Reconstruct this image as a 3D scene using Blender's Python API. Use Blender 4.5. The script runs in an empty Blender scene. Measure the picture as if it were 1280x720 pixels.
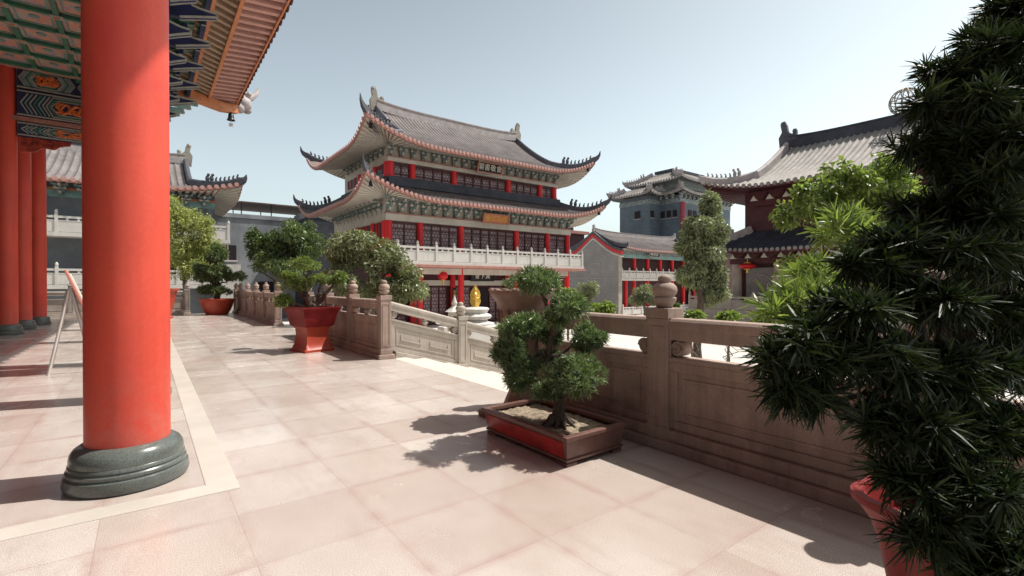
import bpy, math, random
import numpy as np
from mathutils import Vector, Matrix

random.seed(7)
RNG = np.random.default_rng(11)
PI = math.pi
R = math.radians
SC = bpy.context.scene
COL = SC.collection

# ---------------------------------------------------------------- camera, sky, sun, exposure
EYE = 1.5
F_PX = 605.0
YAW = R(37.1)
cam_d = bpy.data.cameras.new('camera')
cam_d.sensor_width = 36.0
cam_d.lens = 36.0 * F_PX / 1280.0
cam_d.clip_start = 0.05
cam_d.clip_end = 3000.0
cam = bpy.data.objects.new('camera', cam_d)
COL.objects.link(cam)
cam.location = (0, 0, EYE)
cam.rotation_euler = (R(90 - 0.38), 0, -YAW)
SC.camera = cam

SUN_EL = R(58.9)
SUN_H = Vector((0.945, -0.327, 0)).normalized()            # horizontal direction towards the sun
sun_dir = Vector((SUN_H.x * math.cos(SUN_EL), SUN_H.y * math.cos(SUN_EL), math.sin(SUN_EL)))
world = bpy.data.worlds.new('World')
SC.world = world
world.use_nodes = True
wn = world.node_tree
wn.nodes.clear()
w_out = wn.nodes.new('ShaderNodeOutputWorld')
w_bg = wn.nodes.new('ShaderNodeBackground')
w_sky = wn.nodes.new('ShaderNodeTexSky')
w_sky.sky_type = 'NISHITA'
w_sky.sun_disc = False
w_sky.sun_elevation = SUN_EL
w_sky.sun_rotation = math.atan2(SUN_H.x, SUN_H.y)
w_sky.air_density = 1.0
w_sky.dust_density = 3.0
w_sky.ozone_density = 1.0
w_hsv = wn.nodes.new('ShaderNodeHueSaturation')
w_hsv.inputs['Saturation'].default_value = 0.46
w_hsv.inputs['Value'].default_value = 1.12
wn.links.new(w_sky.outputs[0], w_hsv.inputs['Color'])
w_tint = wn.nodes.new('ShaderNodeMix')
w_tint.data_type = 'RGBA'; w_tint.blend_type = 'MULTIPLY'; w_tint.inputs[0].default_value = 1.0
w_tint.inputs[7].default_value = (0.955, 1.03, 0.995, 1)
wn.links.new(w_hsv.outputs[0], w_tint.inputs[6])
# the hazy sky is brightest low down and deeper overhead
w_tc = wn.nodes.new('ShaderNodeTexCoord'); w_sep = wn.nodes.new('ShaderNodeSeparateXYZ')
wn.links.new(w_tc.outputs['Generated'], w_sep.inputs[0])
w_rmp = wn.nodes.new('ShaderNodeValToRGB')
w_rmp.color_ramp.interpolation = 'EASE'
w_rmp.color_ramp.elements[0].position = 0.0; w_rmp.color_ramp.elements[0].color = (1.0, 0.985, 0.96, 1)
w_rmp.color_ramp.elements[1].position = 0.75; w_rmp.color_ramp.elements[1].color = (0.56, 0.56, 0.56, 1)
wn.links.new(w_sep.outputs[2], w_rmp.inputs[0])
w_hz = wn.nodes.new('ShaderNodeMix'); w_hz.data_type = 'RGBA'; w_hz.blend_type = 'MULTIPLY'; w_hz.inputs[0].default_value = 1.0
wn.links.new(w_tint.outputs[2], w_hz.inputs[6]); wn.links.new(w_rmp.outputs[0], w_hz.inputs[7])
wn.links.new(w_hz.outputs[2], w_bg.inputs['Color'])
w_bg.inputs['Strength'].default_value = 0.150
wn.links.new(w_bg.outputs[0], w_out.inputs['Surface'])

sun_d = bpy.data.lights.new('sun', 'SUN')
sun_d.energy = 4.5
sun_d.angle = R(0.5)
sun_d.color = (1.0, 0.945, 0.875)
sun = bpy.data.objects.new('sun', sun_d)
COL.objects.link(sun)
sun.rotation_euler = sun_dir.to_track_quat('Z', 'Y').to_euler()
sun.location = (20, -10, 40)

SC.view_settings.view_transform = 'Standard'
SC.view_settings.look = 'None'
SC.view_settings.gamma = 1.0
SC.view_settings.use_curve_mapping = False
SC.view_settings.exposure = 0.44

# ---------------------------------------------------------------- helpers: tagging, meshes
FWD = Vector((math.sin(YAW), math.cos(YAW), 0))
RGT = Vector((math.cos(YAW), -math.sin(YAW), 0))

def P(x, y, d):
    """world point seen at photo pixel (x, y) at depth d metres"""
    l = (x - 640.0) / F_PX * d
    v = FWD * d + RGT * l
    return Vector((v.x, v.y, EYE + (356.0 - y) / F_PX * d))

def tag(o, label=None, cat=None, group=None, kind=None):
    if label: o['label'] = label
    if cat: o['category'] = cat
    if group: o['group'] = group
    if kind: o['kind'] = kind
    return o

def thing(name, label, cat, loc=(0, 0, 0), rz=0.0, group=None):
    o = bpy.data.objects.new(name, None)
    o.empty_display_size = 0.2
    COL.objects.link(o)
    o.location = loc
    o.rotation_euler = (0, 0, rz)
    return tag(o, label, cat, group)

KIDS = {}

def adopt(o, parent):
    o.parent = parent
    KIDS.setdefault(parent.name, []).append(o)

def copy_tree(o, parent=None):
    c = o.copy()
    COL.objects.link(c)
    if parent is not None: adopt(c, parent)
    for ch in KIDS.get(o.name, []):
        copy_tree(ch, c)
    return c

class MB:
    def __init__(self):
        self.v = []; self.f = []; self.m = []
    def add(self, vs, fs, m=0):
        b = len(self.v)
        self.v.extend([tuple(p) for p in vs])
        for q in fs:
            self.f.append(tuple(b + i for i in q)); self.m.append(m)
        return self
    def frame(self, o, ax, ay, az, m=0):
        """box from origin corner o with edge vectors"""
        o, ax, ay, az = Vector(o), Vector(ax), Vector(ay), Vector(az)
        vs = [o, o + ax, o + ax + ay, o + ay]
        vs += [p + az for p in vs]
        return self.add(vs, [(3, 2, 1, 0), (4, 5, 6, 7), (0, 1, 5, 4), (1, 2, 6, 5), (2, 3, 7, 6), (3, 0, 4, 7)], m)
    def box(self, x0, x1, y0, y1, z0, z1, m=0):
        return self.frame((x0, y0, z0), (x1 - x0, 0, 0), (0, y1 - y0, 0), (0, 0, z1 - z0), m)
    def bar(self, p, q, w, h, m=0, up=(0, 0, 1)):
        p, q = Vector(p), Vector(q)
        d = q - p
        s = d.cross(Vector(up))
        if s.length < 1e-6: s = d.cross(Vector((1, 0, 0)))
        s.normalize(); t = s.cross(d).normalized()
        return self.frame(p - s * w / 2 - t * h / 2, s * w, t * h, d, m) if False else \
            self.frame(p - s * w / 2 - t * h / 2, d, s * w, t * h, m)
    def sweep(self, path, prof, m=0, up=(0, 0, 1), scales=None, caps=True):
        """sweep closed 2-D profile (s, t) along path; s sideways, t up"""
        path = [Vector(p) for p in path]
        n = len(prof); up = Vector(up); vs = []
        for i, p in enumerate(path):
            d = (path[min(i + 1, len(path) - 1)] - path[max(i - 1, 0)]).normalized()
            s = d.cross(up)
            if s.length < 1e-5: s = Vector((1, 0, 0))
            s.normalize(); t = s.cross(d).normalized()
            k = scales[i] if scales else 1.0
            for (a, b) in prof: vs.append(p + s * a * k + t * b * k)
        fs = []
        for i in range(len(path) - 1):
            for j in range(n):
                a = i * n + j; b = i * n + (j + 1) % n
                fs.append((a, b, b + n, a + n))
        if caps:
            fs.append(tuple(range(n - 1, -1, -1)))
            fs.append(tuple(range((len(path) - 1) * n, len(path) * n)))
        return self.add(vs, fs, m)
    def tube(self, path, rad, n=8, m=0):
        path = [Vector(p) for p in path]
        if not isinstance(rad, (list, tuple)): rad = [rad] * len(path)
        prof = [(math.cos(2 * PI * k / n), math.sin(2 * PI * k / n)) for k in range(n)]
        vert = all(abs(path[i + 1].z - path[i].z) > 0.9 * (path[i + 1] - path[i]).length for i in range(len(path) - 1))
        return self.sweep(path, prof, m, up=(0, 1, 0) if vert else (0, 0, 1), scales=list(rad))
    def lathe(self, prof, n=32, c=(0, 0, 0), m=0, lobes=0, lobe_amp=0.0, rot=0.0):
        vs = []
        for (r, z) in prof:
            for k in range(n):
                a = 2 * PI * k / n + rot
                q = r * (1 + lobe_amp * math.cos(lobes * a)) if lobes else r
                vs.append((c[0] + q * math.cos(a), c[1] + q * math.sin(a), c[2] + z))
        fs = []
        for i in range(len(prof) - 1):
            for k in range(n):
                a = i * n + k; b = i * n + (k + 1) % n
                fs.append((a, b, b + n, a + n))
        fs.append(tuple(range(n - 1, -1, -1)))
        fs.append(tuple(range((len(prof) - 1) * n, len(prof) * n)))
        return self.add(vs, fs, m)
    def prism(self, poly, o, ax, ay, dep, m=0):
        """polygon poly in plane (o, ax, ay), extruded by vector dep"""
        o, ax, ay, dep = Vector(o), Vector(ax), Vector(ay), Vector(dep)
        n = len(poly)
        a = [o + ax * p[0] + ay * p[1] for p in poly]
        vs = a + [p + dep for p in a]
        fs = [tuple(range(n - 1, -1, -1)), tuple(range(n, 2 * n))]
        for i in range(n):
            j = (i + 1) % n
            fs.append((i, j, j + n, i + n))
        return self.add(vs, fs, m)
    def ball(self, c, r, n=10, m=0):
        k = max(4, n // 2)
        prof = [(max(1e-4, math.sin(PI * i / k)), -math.cos(PI * i / k)) for i in range(k + 1)]
        rx, ry, rz = (r, r, r) if not isinstance(r, (tuple, list)) else r
        vs = []
        for (q, z) in prof:
            for j in range(n):
                a = 2 * PI * j / n
                vs.append((c[0] + rx * q * math.cos(a), c[1] + ry * q * math.sin(a), c[2] + rz * z))
        fs = []
        for i in range(k):
            for j in range(n):
                a = i * n + j; b = i * n + (j + 1) % n
                fs.append((a, b, b + n, a + n))
        return self.add(vs, fs, m)
    def grid(self, rows, m=0):
        n = len(rows[0]); vs = [p for r in rows for p in r]; fs = []
        for i in range(len(rows) - 1):
            for j in range(n - 1):
                a = i * n + j
                fs.append((a, a + 1, a + n + 1, a + n))
        return self.add(vs, fs, m)
    def build(self, name, mats, parent=None, smooth=False, bevel=0.0, angle=35):
        me = bpy.data.meshes.new(name)
        me.from_pydata(self.v, [], self.f)
        if not isinstance(mats, (list, tuple)): mats = [mats]
        for mt in mats: me.materials.append(mt)
        if len(mats) > 1: me.polygons.foreach_set('material_index', self.m)
        if smooth:
            me.polygons.foreach_set('use_smooth', [True] * len(me.polygons))
            if angle < 180: me.set_sharp_from_angle(angle=R(angle))
        me.update()
        o = bpy.data.objects.new(name, me)
        COL.objects.link(o)
        if bevel:
            b = o.modifiers.new('bevel', 'BEVEL')
            b.width = bevel; b.segments = 2; b.limit_method = 'ANGLE'; b.angle_limit = R(40)
        if parent is not None: adopt(o, parent)
        return o

def mesh_np(name, verts, faces4, mat, parent=None, smooth=False):
    """fast mesh of quads from numpy arrays"""
    me = bpy.data.meshes.new(name)
    nv, nf = len(verts), len(faces4)
    me.vertices.add(nv); me.vertices.foreach_set('co', np.ascontiguousarray(verts, dtype=np.float32).ravel())
    me.loops.add(nf * 4); me.loops.foreach_set('vertex_index', np.ascontiguousarray(faces4, dtype=np.int32).ravel())
    me.polygons.add(nf)
    me.polygons.foreach_set('loop_start', np.arange(0, nf * 4, 4, dtype=np.int32))
    me.polygons.foreach_set('loop_total', np.full(nf, 4, dtype=np.int32))
    if smooth: me.polygons.foreach_set('use_smooth', np.ones(nf, dtype=bool))
    me.materials.append(mat)
    me.update(calc_edges=True)
    me.validate()
    o = bpy.data.objects.new(name, me)
    COL.objects.link(o)
    if parent is not None: adopt(o, parent)
    return o

# ---------------------------------------------------------------- materials
def new_mat(name):
    m = bpy.data.materials.new(name)
    m.use_nodes = True
    nt = m.node_tree
    return m, nt, nt.nodes['Principled BSDF']

def N(nt, typ, **kw):
    n = nt.nodes.new(typ)
    for k, v in kw.items():
        if k in n.inputs: n.inputs[k].default_value = v
        else: setattr(n, k, v)
    return n

def mixc(nt, fac, a, b, blend='MIX'):
    n = nt.nodes.new('ShaderNodeMix'); n.data_type = 'RGBA'; n.blend_type = blend
    for sock, val in ((n.inputs[0], fac), (n.inputs[6], a), (n.inputs[7], b)):
        if hasattr(val, 'is_linked'): nt.links.new(val, sock)
        elif isinstance(val, (tuple, list)): sock.default_value = (*val[:3], 1)
        else: sock.default_value = val
    return n.outputs[2]

def ramp(nt, src, p0, p1, c0=(0, 0, 0), c1=(1, 1, 1)):
    r = nt.nodes.new('ShaderNodeValToRGB')
    r.color_ramp.elements[0].position = p0; r.color_ramp.elements[0].color = (*c0, 1)
    r.color_ramp.elements[1].position = p1; r.color_ramp.elements[1].color = (*c1, 1)
    nt.links.new(src, r.inputs[0])
    return r.outputs[0]

def noise(nt, vec, scale, detail=4.0, rough=0.55):
    n = N(nt, 'ShaderNodeTexNoise', Scale=scale, Detail=detail, Roughness=rough)
    nt.links.new(vec, n.inputs['Vector'])
    return n.outputs['Fac']

def wpos(nt):
    return nt.nodes.new('ShaderNodeNewGeometry').outputs['Position']

def bump(nt, bsdf, src, strength, dist=0.01):
    b = N(nt, 'ShaderNodeBump', Strength=strength, Distance=dist)
    nt.links.new(src, b.inputs['Height']); nt.links.new(b.outputs[0], bsdf.inputs['Normal'])

def simple(name, col, rough=0.6, var=0.18, scale=3.0, fine=0.0, fine_scale=60.0, bump_s=0.0, spec=0.4, metal=0.0, dirt=None, streak=None, dust=None):
    """base colour with broad uneven tone, fine grain and optional dirt colour"""
    m, nt, b = new_mat(name)
    p = wpos(nt)
    n1 = noise(nt, p, scale, 5)
    dark = tuple(c * (1 - var) for c in col); lite = tuple(min(1, c * (1 + var)) for c in col)
    c = ramp(nt, n1, 0.3, 0.7, dark, lite)
    if fine > 0:
        n2 = noise(nt, p, fine_scale, 3, 0.7)
        g = ramp(nt, n2, 0.3, 0.7, (1 - fine,) * 3, (1 + fine,) * 3)
        c = mixc(nt, 1.0, c, g, 'MULTIPLY')
    if dirt:
        n3 = noise(nt, p, scale * 0.6, 7, 0.7)
        c = mixc(nt, ramp(nt, n3, 0.52, 0.72), c, dirt)
    if streak:                                              # rain streaks running down
        mp = N(nt, 'ShaderNodeMapping'); mp.inputs['Scale'].default_value = (streak[0], streak[0], streak[0] * 0.07)
        nt.links.new(p, mp.inputs['Vector'])
        c = mixc(nt, ramp(nt, noise(nt, mp.outputs[0], 1.0, 6, 0.7), 0.48, 0.74, (0, 0, 0), (streak[1],) * 3), c, streak[2])
    if dust:                                                # scuffs and dust with ragged edges near the floor
        sz = N(nt, 'ShaderNodeSeparateXYZ'); nt.links.new(p, sz.inputs[0])
        mr = N(nt, 'ShaderNodeMapRange'); mr.inputs[1].default_value = 0.95; mr.inputs[2].default_value = 0.28
        nt.links.new(sz.outputs[2], mr.inputs[0])
        mm = N(nt, 'ShaderNodeMath', operation='MULTIPLY'); nt.links.new(mr.outputs[0], mm.inputs[0])
        nt.links.new(ramp(nt, noise(nt, p, 9, 7, 0.75), 0.40, 0.75, (0, 0, 0), (0.55, 0.55, 0.55)), mm.inputs[1])
        c = mixc(nt, mm.outputs[0], c, dust)
    nt.links.new(c, b.inputs['Base Color'])
    b.inputs['Roughness'].default_value = rough
    if streak or dust:
        rr = ramp(nt, noise(nt, p, 5, 6, 0.7), 0.3, 0.75, (rough * 0.85,) * 3, (min(1, rough * 1.35),) * 3)
        nt.links.new(rr, b.inputs['Roughness'])
    b.inputs['Specular IOR Level'].default_value = spec
    b.inputs['Metallic'].default_value = metal
    if bump_s > 0:
        bump(nt, b, noise(nt, p, fine_scale * 0.6, 4), bump_s)
    return m

def leaf_mat(name, c0, c1, trans=0.35, rough=0.42, spec=0.5):
    m, nt, b = new_mat(name)
    geo = nt.nodes.new('ShaderNodeNewGeometry')
    col = ramp(nt, geo.outputs['Random Per Island'], 0.05, 0.95, c0, c1)
    n = noise(nt, geo.outputs['Position'], 1.7, 3)
    col = mixc(nt, 1.0, col, ramp(nt, n, 0.3, 0.7, (0.75, 0.75, 0.75), (1.2, 1.2, 1.1)), 'MULTIPLY')
    nt.links.new(col, b.inputs['Base Color'])
    b.inputs['Roughness'].default_value = rough
    b.inputs['Specular IOR Level'].default_value = spec
    t = nt.nodes.new('ShaderNodeBsdfTranslucent')
    nt.links.new(mixc(nt, 1.0, col, (1.15, 1.3, 0.6), 'MULTIPLY'), t.inputs['Color'])
    mx = nt.nodes.new('ShaderNodeMixShader'); mx.inputs[0].default_value = trans
    nt.links.new(b.outputs[0], mx.inputs[1]); nt.links.new(t.outputs[0], mx.inputs[2])
    nt.links.new(mx.outputs[0], nt.nodes['Material Output'].inputs['Surface'])
    return m

def brick_vec(nt, rz=0.0, loc=(0, 0, 0)):
    mp = N(nt, 'ShaderNodeMapping'); mp.inputs['Rotation'].default_value[2] = rz
    mp.inputs['Location'].default_value = loc
    nt.links.new(wpos(nt), mp.inputs['Vector'])
    return mp.outputs[0]

def paving_mat():
    m, nt, b = new_mat('pink_granite_paving')
    p = wpos(nt)
    # 0.70 m slabs: each with its own tone, thin dark joints
    br = N(nt, 'ShaderNodeTexBrick', Scale=1.0, **{'Mortar Size': 0.004, 'Mortar Smooth': 0.3, 'Brick Width': 0.71, 'Row Height': 0.71, 'Bias': 0.0})
    br.offset = 0.0; br.inputs['Color1'].default_value = (0.0, 0.0, 0.0, 1); br.inputs['Color2'].default_value = (1, 1, 1, 1)
    br.inputs['Mortar'].default_value = (0.5, 0.5, 0.5, 1)
    nt.links.new(brick_vec(nt, 0, (0.23, -0.04, 0)), br.inputs['Vector'])
    # rotate so rows run along world Y
    nt.nodes.remove(nt.nodes[br.inputs['Vector'].links[0].from_node.name])
    mp = N(nt, 'ShaderNodeMapping'); mp.inputs['Rotation'].default_value[2] = R(90); mp.inputs['Location'].default_value = (0.03, 0.24, 0)
    nt.links.new(p, mp.inputs['Vector']); nt.links.new(mp.outputs[0], br.inputs['Vector'])
    tone = mixc(nt, br.outputs['Color'], (0.475, 0.422, 0.383), (0.565, 0.533, 0.495))
    big = noise(nt, p, 0.55, 5, 0.6)
    tone = mixc(nt, 1.0, tone, ramp(nt, big, 0.3, 0.7, (0.86, 0.80, 0.77), (1.12, 1.13, 1.13)), 'MULTIPLY')
    # worn stains, streaked along the slabs
    mp2 = N(nt, 'ShaderNodeMapping'); mp2.inputs['Scale'].default_value = (2.2, 0.7, 1); nt.links.new(p, mp2.inputs['Vector'])
    st = noise(nt, mp2.outputs[0], 1.6, 8, 0.72)
    tone = mixc(nt, ramp(nt, st, 0.50, 0.74, (0, 0, 0), (0.62, 0.62, 0.62)), tone, (0.40, 0.325, 0.287))
    gr = noise(nt, p, 185, 2, 0.8)
    tone = mixc(nt, 1.0, tone, ramp(nt, gr, 0.36, 0.64, (0.60, 0.55, 0.54), (1.26, 1.26, 1.26)), 'MULTIPLY')
    # dirt spreading from the joints
    jn = N(nt, 'ShaderNodeTexBrick', Scale=1.0, **{'Mortar Size': 0.075, 'Mortar Smooth': 1.0, 'Brick Width': 0.71, 'Row Height': 0.71})
    jn.offset = 0.0; nt.links.new(mp.outputs[0], jn.inputs['Vector'])
    jd = N(nt, 'ShaderNodeMath', operation='MULTIPLY'); nt.links.new(jn.outputs['Fac'], jd.inputs[0]); nt.links.new(ramp(nt, noise(nt, p, 2.1, 6, 0.65), 0.42, 0.68), jd.inputs[1])
    jd2 = N(nt, 'ShaderNodeMath', operation='MULTIPLY'); nt.links.new(jd.outputs[0], jd2.inputs[0]); jd2.inputs[1].default_value = 0.75
    tone = mixc(nt, jd2.outputs[0], tone, (0.36, 0.25, 0.22))
    mo = N(nt, 'ShaderNodeMath', operation='MULTIPLY'); nt.links.new(br.outputs['Fac'], mo.inputs[0]); mo.inputs[1].default_value = 0.38
    tone = mixc(nt, mo.outputs[0], tone, (0.30, 0.22, 0.19))
    nt.links.new(tone, b.inputs['Base Color'])
    rg = ramp(nt, noise(nt, p, 1.2, 6, 0.7), 0.3, 0.75, (0.09,) * 3, (0.36,) * 3)
    nt.links.new(rg, b.inputs['Roughness'])
    b.inputs['Specular IOR Level'].default_value = 0.45
    bump(nt, b, br.outputs['Fac'], 0.25, -0.004)
    return m

def tile_mat(name, col, var=0.36):
    m, nt, b = new_mat(name)
    p = wpos(nt)
    c = ramp(nt, noise(nt, p, 0.8, 7, 0.72), 0.3, 0.72, tuple(x * (1 - var) for x in col), tuple(x * (1 + var) for x in col))
    g = ramp(nt, noise(nt, p, 7, 4, 0.7), 0.3, 0.7, (0.82,) * 3, (1.15,) * 3)
    c = mixc(nt, 1.0, c, g, 'MULTIPLY')
    nt.links.new(c, b.inputs['Base Color'])
    b.inputs['Roughness'].default_value = 0.7
    b.inputs['Specular IOR Level'].default_value = 0.25
    return m

def lattice_mat(name, c_wood, c_pane, s=0.16):
    m, nt, b = new_mat(name)
    tc = nt.nodes.new('ShaderNodeTexCoord')
    mp = N(nt, 'ShaderNodeMapping'); nt.links.new(tc.outputs['Object'], mp.inputs['Vector'])
    mp.inputs['Rotation'].default_value = (R(90), 0, 0)
    ck = N(nt, 'ShaderNodeTexBrick', Scale=1.0, **{'Mortar Size': 0.03, 'Mortar Smooth': 0.1, 'Brick Width': s, 'Row Height': s})
    ck.offset = 0.5
    nt.links.new(mp.outputs[0], ck.inputs['Vector'])
    c = mixc(nt, ck.outputs['Fac'], c_pane, c_wood)
    c = mixc(nt, ramp(nt, noise(nt, wpos(nt), 2.5, 3), 0.45, 0.85), c, c_wood)
    nt.links.new(c, b.inputs['Base Color'])
    b.inputs['Roughness'].default_value = 0.4
    return m

def wall_brick(name, c0, c1, w=0.4, h=0.09):
    m, nt, b = new_mat(name)
    tc = nt.nodes.new('ShaderNodeTexCoord')
    sx = N(nt, 'ShaderNodeSeparateXYZ'); nt.links.new(tc.outputs['Object'], sx.inputs[0])
    ad = N(nt, 'ShaderNodeMath', operation='ADD'); nt.links.new(sx.outputs[0], ad.inputs[0]); nt.links.new(sx.outputs[1], ad.inputs[1])
    cb = N(nt, 'ShaderNodeCombineXYZ'); nt.links.new(ad.outputs[0], cb.inputs[0]); nt.links.new(sx.outputs[2], cb.inputs[1])
    br = N(nt, 'ShaderNodeTexBrick', Scale=1.0, **{'Mortar Size': 0.006, 'Brick Width': w, 'Row Height': h})
    br.inputs['Color1'].default_value = (*c0, 1); br.inputs['Color2'].default_value = (*c1, 1)
    br.inputs['Mortar'].default_value = (*[x * 1.25 for x in c1], 1)
    nt.links.new(cb.outputs[0], br.inputs['Vector'])
    st = ramp(nt, noise(nt, wpos(nt), 0.5, 7, 0.7), 0.3, 0.75, (0.72,) * 3, (1.12,) * 3)
    nt.links.new(mixc(nt, 1.0, br.outputs['Color'], st, 'MULTIPLY'), b.inputs['Base Color'])
    b.inputs['Roughness'].default_value = 0.8
    return m

def coffer_mat():
    """painted ceiling panels: teal border, pink and orange cloud motif"""
    m, nt, b = new_mat('painted_coffer_panel')
    p = wpos(nt)
    n = noise(nt, p, 3.2, 4, 0.6)
    c = mixc(nt, ramp(nt, n, 0.42, 0.50), (0.46, 0.40, 0.36), (0.66, 0.30, 0.20))
    n2 = noise(nt, p, 6.5, 4, 0.6)
    c = mixc(nt, ramp(nt, n2, 0.55, 0.62), c, (0.36, 0.27, 0.42))
    n3 = noise(nt, p, 9.0, 3, 0.6)
    c = mixc(nt, ramp(nt, n3, 0.60, 0.66), c, (0.75, 0.42, 0.12))
    nt.links.new(c, b.inputs['Base Color']); b.inputs['Roughness'].default_value = 0.5
    return m

M = {}
M['red'] = simple('red_lacquer', (0.62, 0.078, 0.046), 0.42, 0.12, 0.9, 0.06, 30, 0.0, 0.32, dirt=(0.55, 0.052, 0.040), streak=(7.0, 0.35, (0.47, 0.042, 0.038)), dust=(0.42, 0.20, 0.16))
M['red_far'] = simple('red_paint', (0.62, 0.02, 0.025), 0.45, 0.12, 1.5)
M['maroon'] = simple('dark_red_wood', (0.075, 0.020, 0.023), 0.5, 0.25, 3)
M['roof_board'] = simple('red_roof_boarding', (0.20, 0.014, 0.02), 0.5, 0.2, 2)
M['maroon_faded'] = simple('faded_maroon_paint', (0.30, 0.05, 0.07), 0.6, 0.2, 2)
M['granite'] = simple('polished_grey_granite', (0.105, 0.118, 0.108), 0.24, 0.16, 4, 0.40, 110, 0.0, 0.5)
M['paving'] = paving_mat()
M['band'] = simple('cream_granite_band', (0.52, 0.475, 0.42), 0.35, 0.10, 2, 0.10, 160, 0.0, 0.45)
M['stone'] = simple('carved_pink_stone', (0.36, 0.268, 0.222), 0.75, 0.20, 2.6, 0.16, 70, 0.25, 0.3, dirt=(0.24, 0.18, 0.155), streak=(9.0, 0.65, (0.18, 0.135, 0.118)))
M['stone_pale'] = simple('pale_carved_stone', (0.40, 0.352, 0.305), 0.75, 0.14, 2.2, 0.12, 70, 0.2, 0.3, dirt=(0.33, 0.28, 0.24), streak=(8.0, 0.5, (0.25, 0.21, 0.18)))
M['white_stone'] = simple('white_stone', (0.60, 0.57, 0.53), 0.7, 0.08, 1.5, 0.05, 40, 0.0, 0.3, streak=(5.0, 0.4, (0.40, 0.37, 0.34)))
M['court'] = simple('pale_courtyard_concrete', (0.52, 0.485, 0.45), 0.85, 0.10, 0.35, 0.06, 12)
M['tile'] = tile_mat('grey_roof_tile', (0.175, 0.152, 0.146))
M['tile_dark'] = tile_mat('dark_slate_tile', (0.058, 0.062, 0.078))
M['tile_lit'] = tile_mat('weathered_buff_tile', (0.255, 0.23, 0.21))
M['ridge_dark'] = simple('dark_ridge_tile', (0.075, 0.075, 0.09), 0.5, 0.3, 3)
M['ridge_grey'] = simple('grey_ridge_plaster', (0.36, 0.32, 0.31), 0.7, 0.2, 3)
M['ridge_gold'] = simple('ornament_plaster', (0.28, 0.25, 0.205), 0.6, 0.25, 6)
M['fascia'] = simple('salmon_eave_trim', (0.40, 0.185, 0.145), 0.6, 0.2, 5, 0.2, 20)
M['cream'] = simple('cream_plaster', (0.56, 0.53, 0.47), 0.7, 0.12, 1.2, streak=(2.5, 0.4, (0.38, 0.35, 0.30)))
M['bluegrey'] = simple('blue_green_bracket_paint', (0.20, 0.235, 0.235), 0.5, 0.6, 5)
M['teal'] = simple('teal_paint', (0.19, 0.32, 0.31), 0.5, 0.25, 3)
M['navy'] = simple('navy_paint', (0.018, 0.022, 0.075), 0.45, 0.3, 4)
M['green'] = simple('emerald_paint', (0.05, 0.19, 0.115), 0.45, 0.25, 5)
M['pale_line'] = simple('pale_outline_paint', (0.34, 0.33, 0.29), 0.5, 0.15, 8)
M['orange'] = simple('orange_gold_paint', (0.66, 0.17, 0.045), 0.5, 0.35, 12)
M['orange_wood'] = simple('orange_timber', (0.52, 0.20, 0.09), 0.5, 0.2, 4)
M['pink_raft'] = simple('pink_rafter_paint', (0.50, 0.28, 0.24), 0.5, 0.15, 3)
M['tan_raft'] = simple('tan_rafter_paint', (0.40, 0.29, 0.20), 0.5, 0.2, 3)
M['gold'] = simple('gold_leaf', (0.80, 0.52, 0.12), 0.32, 0.15, 12, 0, 60, 0, 0.5, 0.55)
M['black'] = simple('black_lacquer', (0.012, 0.011, 0.012), 0.35, 0.2, 3)
M['iron'] = simple('dark_bronze', (0.025, 0.03, 0.035), 0.4, 0.2, 6, 0, 60, 0, 0.5, 0.6)
M['letter_white'] = simple('white_lettering', (0.72, 0.70, 0.62), 0.5, 0.05)
M['lattice'] = lattice_mat('lattice_window_pattern', (0.10, 0.02, 0.028), (0.30, 0.25, 0.26), 0.24)
M['dark_void'] = simple('dark_interior', (0.02, 0.012, 0.014), 0.8, 0.2)
M['grey_brick'] = wall_brick('grey_brick', (0.27, 0.27, 0.265), (0.33, 0.325, 0.315))
M['blue_wall'] = wall_brick('slate_blue_wall', (0.10, 0.135, 0.165), (0.125, 0.16, 0.19), 0.6, 0.2)
M['grey_wall'] = simple('weathered_grey_render', (0.25, 0.26, 0.275), 0.85, 0.3, 0.6, 0.1, 5, dirt=(0.30, 0.31, 0.33), streak=(1.6, 0.6, (0.12, 0.125, 0.13)))
M['res_wall'] = simple('grey_tiled_wall', (0.15, 0.165, 0.185), 0.7, 0.2, 0.8, 0.1, 6)
M['terracotta'] = simple('red_terracotta', (0.36, 0.055, 0.03), 0.42, 0.15, 3, 0.06, 40)
M['terracotta_dark'] = simple('maroon_glaze', (0.20, 0.022, 0.022), 0.5, 0.25, 4, 0.08, 40, 0.0, 0.12)
M['brown_clay'] = simple('brown_clay', (0.20, 0.115, 0.085), 0.5, 0.25, 4, 0.1, 40)
M['tray_brown'] = simple('tray_brown_glaze', (0.16, 0.085, 0.07), 0.35, 0.25, 5, 0.08, 50)
M['tray_red'] = simple('tray_red_glaze', (0.36, 0.030, 0.028), 0.3, 0.3, 7, 0.12, 40)
M['soil'] = simple('dry_soil', (0.26, 0.205, 0.15), 0.95, 0.45, 14, 0.5, 80, 0.9, dirt=(0.085, 0.075, 0.045))
M['bark'] = simple('bark', (0.085, 0.062, 0.048), 0.9, 0.35, 14, 0.25, 60, 0.5)
M['bark_grey'] = simple('grey_bark', (0.16, 0.14, 0.12), 0.9, 0.3, 8, 0.2, 40, 0.4)
M['white_metal'] = simple('pale_metal_tube', (0.55, 0.50, 0.47), 0.4, 0.1)
M['board_red'] = simple('salmon_board', (0.60, 0.22, 0.17), 0.45, 0.1)
M['carved_red'] = simple('carved_red_wood', (0.33, 0.04, 0.02), 0.5, 0.6, 9)
M['rust'] = simple('brown_sheet_roof', (0.10, 0.065, 0.05), 0.7, 0.3, 1.5)
M['step'] = simple('cream_step_stone', (0.58, 0.53, 0.46), 0.6, 0.06, 1.5, 0.06, 60)

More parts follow.
